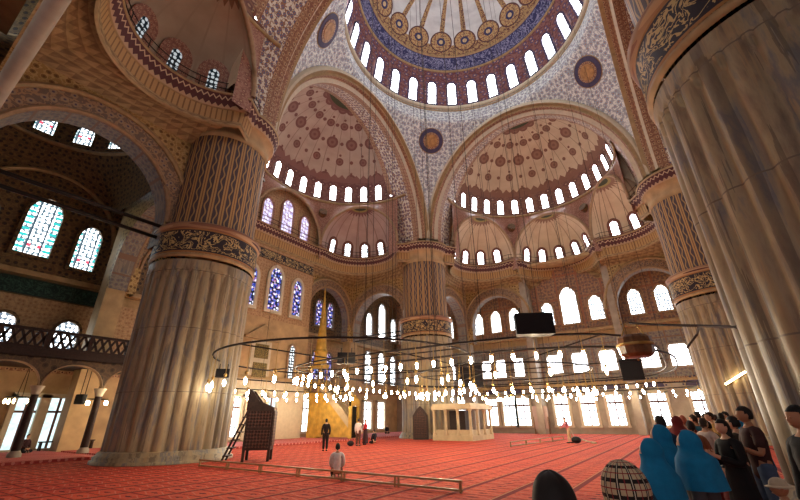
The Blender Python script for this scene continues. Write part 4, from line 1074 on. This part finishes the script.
    def dsp(p):
        k = 1.0
        if p.z < -0.2: k -= 0.10*min(1, (-p.z-0.2)/0.6)*(1-0.4*max(0, p.x))
        if p.x > 0.75 and abs(p.y) < 0.32 and -0.05 < p.z < 0.3: k -= 0.03
        if p.x > 0.8 and abs(p.y) < 0.16 and -0.25 < p.z < 0.12: k += 0.16*(1-abs(p.y)/0.16)*(0.5+(0.12-p.z))
        if p.x > 0.7 and abs(p.y) < 0.25 and -0.62 < p.z < -0.45: k += 0.03
        return k
    ell(a, hc, HR, 28, 22, 0, RT, disp=dsp)
    for s in (1, -1):
        ell(a, hc+RT@Vector((0.047*h, s*0.017*h, 0.006*h)), (0.007*h,)*3, 8, 6, 1); ell(a, hc+RT@Vector((0.052*h, s*0.017*h, 0.006*h)), (0.0035*h,)*3, 6, 5, 2)
        ell(a, hc+RT@Vector((-0.002*h, s*0.043*h, -0.004*h)), (0.011*h, 0.005*h, 0.018*h), 8, 6, 0)
    ell(a, hc+RT@Vector((0.048*h, 0, -0.033*h)), (0.006*h, 0.016*h, 0.004*h), 8, 5, 3)
    bm = bmesh.new(); bm.from_mesh(body); nb = len(bm.faces); hm = mesh('h', a.V, a.F, a.UV, a.MI); bm.from_mesh(hm); bm.to_mesh(body); bm.free(); bpy.data.meshes.remove(hm)
    body.materials.clear()
    for q in (SK[skin], plain('eye_white', '#e8e2da', 0.3) if 'eye_white' not in bpy.data.materials else bpy.data.materials['eye_white'], plain('iris_dark', '#20140e', 0.2) if 'iris_dark' not in bpy.data.materials else bpy.data.materials['iris_dark'], plain('lip', '#96584c', 0.5) if 'lip' not in bpy.data.materials else bpy.data.materials['lip']): body.materials.append(q)
    link('body', body, None, t, None, True)
    # clothes
    def garment_mesh(names, chains, grow, add_r, nm, mat, extra=None):
        nn = []; ii = {}
        for n in names:
            ii[n] = len(nn); p, r = K[n]; nn.append((tuple(p), r*grow.get(n, 1.14)+add_r*h))
        ee = [(ii[p], ii[q]) for c in chains for p, q in zip(c, c[1:])]
        me = skin_mesh(nm, nn, ee, 0, 1); link(nm, me, mat, t, None, True)
    K['hem'] = (K['pel'][0]-Vector((0, 0, 0.09*h if pose in ('stand', 'walk') else 0.02*h)), 0.080*h)
    gl = {'neckb': 1.0, 'elL': 1.25, 'elR': 1.25, 'wrL': 1.2, 'wrR': 1.2, 'pel': 1.12}
    if sleeve == 'short':
        for m_ in 'LR': p, r = K['el'+m_]; s_, _ = K['sh'+m_]; K['se'+m_] = (s_.lerp(p, 0.75), r*1.35)
        garment_mesh(['hem', 'pel', 'waist', 'chest', 'neckb', 'shL', 'seL', 'shR', 'seR'], [('hem', 'pel', 'waist', 'chest', 'neckb'), ('neckb', 'shL', 'seL'), ('neckb', 'shR', 'seR')], gl, 0.007, 'shirt', cloth(top))
    else:
        garment_mesh(['hem', 'pel', 'waist', 'chest', 'neckb', 'shL', 'elL', 'wrL', 'shR', 'elR', 'wrR'], [('hem', 'pel', 'waist', 'chest', 'neckb'), ('neckb', 'shL', 'elL', 'wrL'), ('neckb', 'shR', 'elR', 'wrR')], gl, 0.007, 'shirt', cloth(top))
    if garment == 'trousers' or pose in ('kneel', 'sit'):
        for m_ in 'LR':
            q_ = K['pel'][0].lerp(K['hip'+m_][0], 0.75); K['top'+m_] = (Vector((q_.x, q_.y, K['pel'][0].z+0.06*h)), 0.062*h)
        for m_ in 'LR': garment_mesh(['top'+m_, 'hip'+m_, 'kn'+m_, 'an'+m_], [('top'+m_, 'hip'+m_, 'kn'+m_, 'an'+m_)], {'knL': 1.2, 'knR': 1.2, 'anL': 1.4, 'anR': 1.4}, 0.006, 'trouser_leg', cloth(legs))
    elif garment == 'skirt':
        a = Acc()
        def fn(u, v):
            tt = 2*pi*u; z = (0.62-0.57*v)*h; r = (0.085+0.07*v**0.8)*h; f = 1+0.05*v*sin(9*tt)+0.03*v*sin(14*tt+1)
            return (r*0.85*cos(tt)*f, r*1.05*sin(tt)*f, z), (u*2, v*1.5)
        a.grid(fn, 44, 12); a.done('skirt', legs if not isinstance(legs, str) else cloth(legs), t, None, True)
    if pose != 'kneel' and pose != 'sit':
        for m_ in 'LR':
            p = K['an'+m_][0]; a = Acc(); ell(a, (p.x+0.035*h, p.y, 0.022*h), (0.085*h, 0.033*h, 0.028*h), 12, 8); a.done('sock', cloth('#222024'), t, None, True)
    if scarf:
        a = Acc(); sh = K['chest'][0]; top_z = hc.z+0.082*h
        def fn(u, v):
            tt = 2*pi*u; L = v
            if v < 0.42:
                f = v/0.42*pi/2*1.25; ry = 0.060*h*sin(min(f, pi/2))*(1 if f < pi/2 else 1-0.15*(f-pi/2)); rx = 0.070*h*sin(min(f, pi/2))*(1 if f < pi/2 else 1-0.15*(f-pi/2)); z = hc.z+0.078*h*cos(f)+0.004*h; cx = hc.x-0.008*h
            else:
                q = (v-0.42)/0.58; z1 = hc.z-0.026*h; z = z1-(scarf_len*h)*q; e = min(1, q/0.30); e = e*e*(3-2*e)
                ry = (0.056+0.088*e+0.02*q)*h; rx = (0.066+0.034*e+0.03*q)*h; cx = hc.x-0.008*h+(sh.x-hc.x)*e
            fold = 1+0.035*sin(7*tt+v*5)*max(0, v-0.3)+0.02*sin(15*tt)*max(0, v-0.4)
            # opening for the face
            return (cx+rx*cos(tt)*fold, ry*sin(tt)*fold, z), (tt*0.3, v*1.6)
        a.grid(fn, 48, 30); kf = [i for i in range(len(a.F)) if not (3 <= i//48 <= 10 and (i % 48 < 7 or i % 48 > 40))]; a.F = [a.F[i] for i in kf]; a.MI = [0]*len(a.F); a.done('headscarf', scarf if not isinstance(scarf, str) else cloth(scarf), t, None, True)
    elif hat:
        a = Acc(); ell(a, hc+Vector((-0.004*h, 0, 0.024*h)), (0.062*h, 0.051*h, 0.052*h), 20, 12); a.lathe([(0.05*h, 0.0), (0.085*h, -0.008*h), (0.086*h, -0.004*h), (0.05*h, 0.006*h)], (hc.x, 0, hc.z+0.016*h), 20); a.done('hat', cloth(hat), t, None, True)
    else:
        a = Acc()
        def fn(u, v):
            tt = 2*pi*u; f = -pi/2+pi*v; p = Vector((cos(f)*cos(tt), cos(f)*sin(tt), sin(f))); k = 1.09+0.02*sin(11*tt)*cos(f)+0.02*sin(5*tt+9*v)
            lo = -0.6 if p.x < -0.1 else (0.05 if p.x < 0.35 else 0.45)
            if p.z < lo: k = 0.9
            q = RT @ Vector((p.x*HR[0]-0.005*h, p.y*HR[1], p.z*HR[2]+0.003*h))*k
            return tuple(hc+q), (u, v)
        a.grid(fn, 32, 24)
        if hairlen: ell(a, hc+Vector((-0.03*h, 0, -0.035*h-hairlen*0.4*h)), (0.035*h, 0.046*h, (0.04+hairlen*0.6)*h), 16, 10)
        a.done('hair', cloth(hair, 0.6), t, None, True)
    return t, K, h
def mk_plaid():
    m = MB('beige_plaid_cloth'); u, v = m.uv(); a_ = (u*5.5).fr(); b_ = (v*5.5).fr()
    c = m.mix(((u*5.5).fr()-0.25).ab().lt(0.13), '#c4ae8c', '#241f1e'); c = m.mix(((v*5.5).fr()-0.25).ab().lt(0.13), c, '#241f1e')
    c = m.mix(((u*5.5).fr()-0.25).ab().lt(0.03), c, '#d8cdb8'); c = m.mix(((u*5.5).fr()-0.75).ab().lt(0.035).mx(((v*5.5).fr()-0.75).ab().lt(0.035)), c, '#8c2c30')
    return m.set(c, 0.85)
M['plaid'] = mk_plaid()
def mk_greypat():
    m = MB('grey_striped_cloth'); u, v = m.uv(); c = m.mix(((v*14+u*0.6).fr()-0.5).ab().lt(0.2), '#55504e', '#332f30'); return m.set(c, 0.85)
M['greypat'] = mk_greypat()
BL = '#0d74a2'
def at(u, d):      # point on the floor in the direction of the picture column u (at eye height), d metres away
    dd = _f*385.8+_r2*(u-400)-_u2*(420-250); k = hypot(dd.x, dd.y); return (CAM.x+dd.x/k*d, CAM.y+dd.y/k*d)
fw = yaw
person('person with short dark hair seen from behind, cut off by the bottom picture edge', at(543, 1.65), fw+0.1, 1.535, hair='#1a1211', top='#3a2a28', legs='#222222', arms='down')
person('person in a beige, black and red plaid headscarf seen from behind, bottom centre right', at(612, 2.2), fw+0.35, 1.52, scarf=M['plaid'], top='#c0ab88', legs='#333333', garment='skirt')
person('leftmost person in a bright blue hooded cape, seen from behind', at(644, 4.7), fw+0.75, 1.51, scarf=BL, scarf_len=0.42, top='#1d3f52', legs='#1c2a34', garment='skirt')
person('person in a blue hooded cape standing between two others in blue, head turned left', at(657, 5.7), fw+0.9, 1.61, scarf=BL, scarf_len=0.45, top='#1d3f52', legs='#1c2a34', garment='skirt')
person('rightmost person in a blue hooded cape, over a grey striped skirt', at(683, 5.1), fw+0.8, 1.57, scarf=BL, scarf_len=0.21, top='#4a4648', legs=M['greypat'], garment='skirt')
person('dark haired person in navy behind the people in blue capes', at(660, 8.6), fw, 1.72, hair='#1c120e', top='#17324e', legs='#222222')
person('person in black with bowed head, left of the man in the brown shirt', at(721, 8.2), fw+1.6, 1.66, hair='#120d0c', hairlen=0.06, top='#0e0d10', legs='#0e0d10', garment='skirt', arms='phone')
pp, K_, h_ = person('man in a dark brown short sleeved shirt and jeans looking down at his hands', at(747, 8.7), fw+1.3, 1.84, hair='#120d0c', top='#3a1f1c', legs='#46566e', arms='phone', skin='tan', sleeve='short')
person('dark haired man in a black jacket at the right picture edge', at(800, 6.2), fw+1.5, 1.80, hair='#0d0a0a', top='#131216', legs='#15151a', skin='tan')
person('person in a light cap and beige top sitting low at the bottom right', at(757, 5.4), fw+1.2, 1.18, hat='#b8a78e', top='#a08a70', legs='#4a4038', skin='tan')
crowd = [(683, 12.5, 1.72, '#7c2d26', '#b4604a', None, 'person in a red patterned top standing behind the blue capes'),
         (694, 14.5, 1.74, '#2a6f8c', '#2b2018', None, 'person in a teal top deep in the crowd, left of the person in white'),
         (702, 11.5, 1.66, '#d8c4b8', '#3a2a20', None, 'person in a pale pink blouse in the crowd'),
         (711, 14, 1.80, '#b08850', '#2a1c14', None, 'person in an ochre top in the crowd'),
         (716, 18.3, 1.74, '#6e4a40', '#20140e', None, 'person in a dull brown top at the back of the crowd'),
         (734, 14.6, 1.70, '#2b2b30', '#1a1210', None, 'person in dark grey behind the person in black'),
         (742, 10.3, 1.64, '#1c5f86', '#241812', BL, 'person in a blue headscarf behind the man in the brown shirt'),
         (727, 16.5, 1.82, '#35302e', '#150e0c', None, 'tall dark haired person at the very back of the crowd'),
         (706, 15.5, 1.76, '#c8b4a4', '#120d0c', None, 'person in a white top far back at the left of the crowd'),
         (699, 17.0, 1.84, '#5a2a24', '#120d0c', None, 'person in dark red at the far end of the crowd')]
crowd += [(676, 11.0, 1.70, '#4a2230', '#1a1210', '#7a2c2c', 'person in a dark red headscarf at the left end of the crowd'),
          (689, 10.4, 1.62, '#9a5a3c', '#241612', None, 'person in a rust coloured top standing in front of the person in teal'),
          (706, 12.6, 1.60, '#2c2a34', '#15100e', None, 'short person in a charcoal top right of the pale pink blouse'),
          (722, 14.9, 1.78, '#7a4038', '#1a1210', None, 'person in a brick red top behind the person in black'),
          (733, 9.5, 1.70, '#3a3028', '#120d0c', None, 'person in a dark olive top left of the blue headscarf at the back')]
for u_, d_, h0, tp, hr, sc_, lb in crowd:
    person(lb, at(u_, d_), fw+random.uniform(-1.5, 1.5), h0, hair=hr, top=tp, legs=random.choice(['#2a2a30', '#3a3430', '#26303c']), scarf=sc_, garment='trousers', arms=random.choice(['down', 'phone', 'lap']))
for u_, d_, tp, lb in ((703, 9.6, '#1c1618', 'person in black sitting on the floor behind the blue capes'), (712, 8.9, '#6a1c18', 'person in a dark red top sitting on the floor beside the person in black'), (729, 11.3, '#2a2226', 'person in dark clothes sitting on the floor behind the person in black')):
    person(lb, at(u_, d_), fw+2.0, 1.7, pose='sit', arms='lap', top=tp, legs='#1a1a1e', hair='#1a100c')
# white bag held by the man in brown
o = Acc()
ell(o, (0, 0, 0), (0.10, 0.16, 0.24), 16, 10, disp=lambda p: 1-0.25*max(0, p.z)); o = o.done('cloth_bag', cloth('#cfc6bc'), None, None, True)
bp_ = at(738, 7.6); o.location = (bp_[0], bp_[1], 0.24); tag(o, 'white cloth bag on the floor at the feet of the man in the brown shirt', 'bag')
# worshippers on the carpet
person('person in black standing alone on the carpet in front of the golden pulpit', (-5.2, 9.8), 0.9, 1.80, hair='#120d0c', top='#1a1416', legs='#1c171a')
person('person in a white shirt kneeling at the long low railing', (-13.65, 0.95), 0.75, 1.70, pose='kneel', arms='lap', hair='#15100e', top='#d9d6d6', legs='#1c1a1e')
person('person in a white shirt and brown trousers standing left of the person in red', (-0.6, 11.05), 0.3, 1.80, hair='#1a1210', top='#d8d0cc', legs='#5a3a30')
person('person in a red top and dark skirt beside the one in the white shirt', (0.9, 11.6), 2.2, 1.76, hair='#1a1210', top='#a81c24', legs='#3a2024', garment='skirt', arms='lap')
person('person in dark clothes sitting on the carpet right of the one in red', (2.2, 11.75), 1.4, 1.7, pose='sit', arms='lap', hair='#1a1210', top='#23202a', legs='#1c1a20')
person('small dark figure sitting far back before the white windows', (17.6, 21.8), 3.9, 1.7, pose='sit', arms='lap', hair='#141010', top='#1b1b22', legs='#1b1b22', z0=0.14)
person('person sitting in the shade by the left gallery window', (-15.9, 24.0), -1.2, 1.7, pose='sit', arms='lap', hair='#141010', top='#3a2024', legs='#1b1b22', z0=0.14)
person('person in a pink shirt and pale trousers pushing a sweeper', (8.4, -1.5), 2.2, 1.72, pose='walk', arms='forward', lean=0.25, hair='#3a2018', top='#c87a80', legs='#cbb08c')
o = Acc(); ell(o, (0, 0, 0), (0.2, 0.28, 0.18), 14, 8); o = o.done('dark_bag', cloth('#241c1e'), None, None, True); o.location = (-0.95, 11.45, 0.18); tag(o, 'dark bag on the carpet left of the person in the white shirt', 'bag')
t = thing('floor_sweeper', 'black carpet sweeper with a long pale handle on the red carpet', 'sweeper', (8.1, -2.0, 0))
a = Acc(); ell(a, (0, 0, 0.24), (0.26, 0.34, 0.23), 16, 10); a.done('housing', M['black'], t, None, True)
Acc().bar((0.15, -0.15, 0.3), (0.35, -0.95, 0.06), 0.04).bar((0.35, -0.95, 0.04), (0.15, -1.25, 0.04), 0.08).done('nozzle', M['mcream'], t)
Acc().bar((0, 0.1, 0.4), (0.25, 0.4, 1.0), 0.03).done('handle', M['mcream'], t)
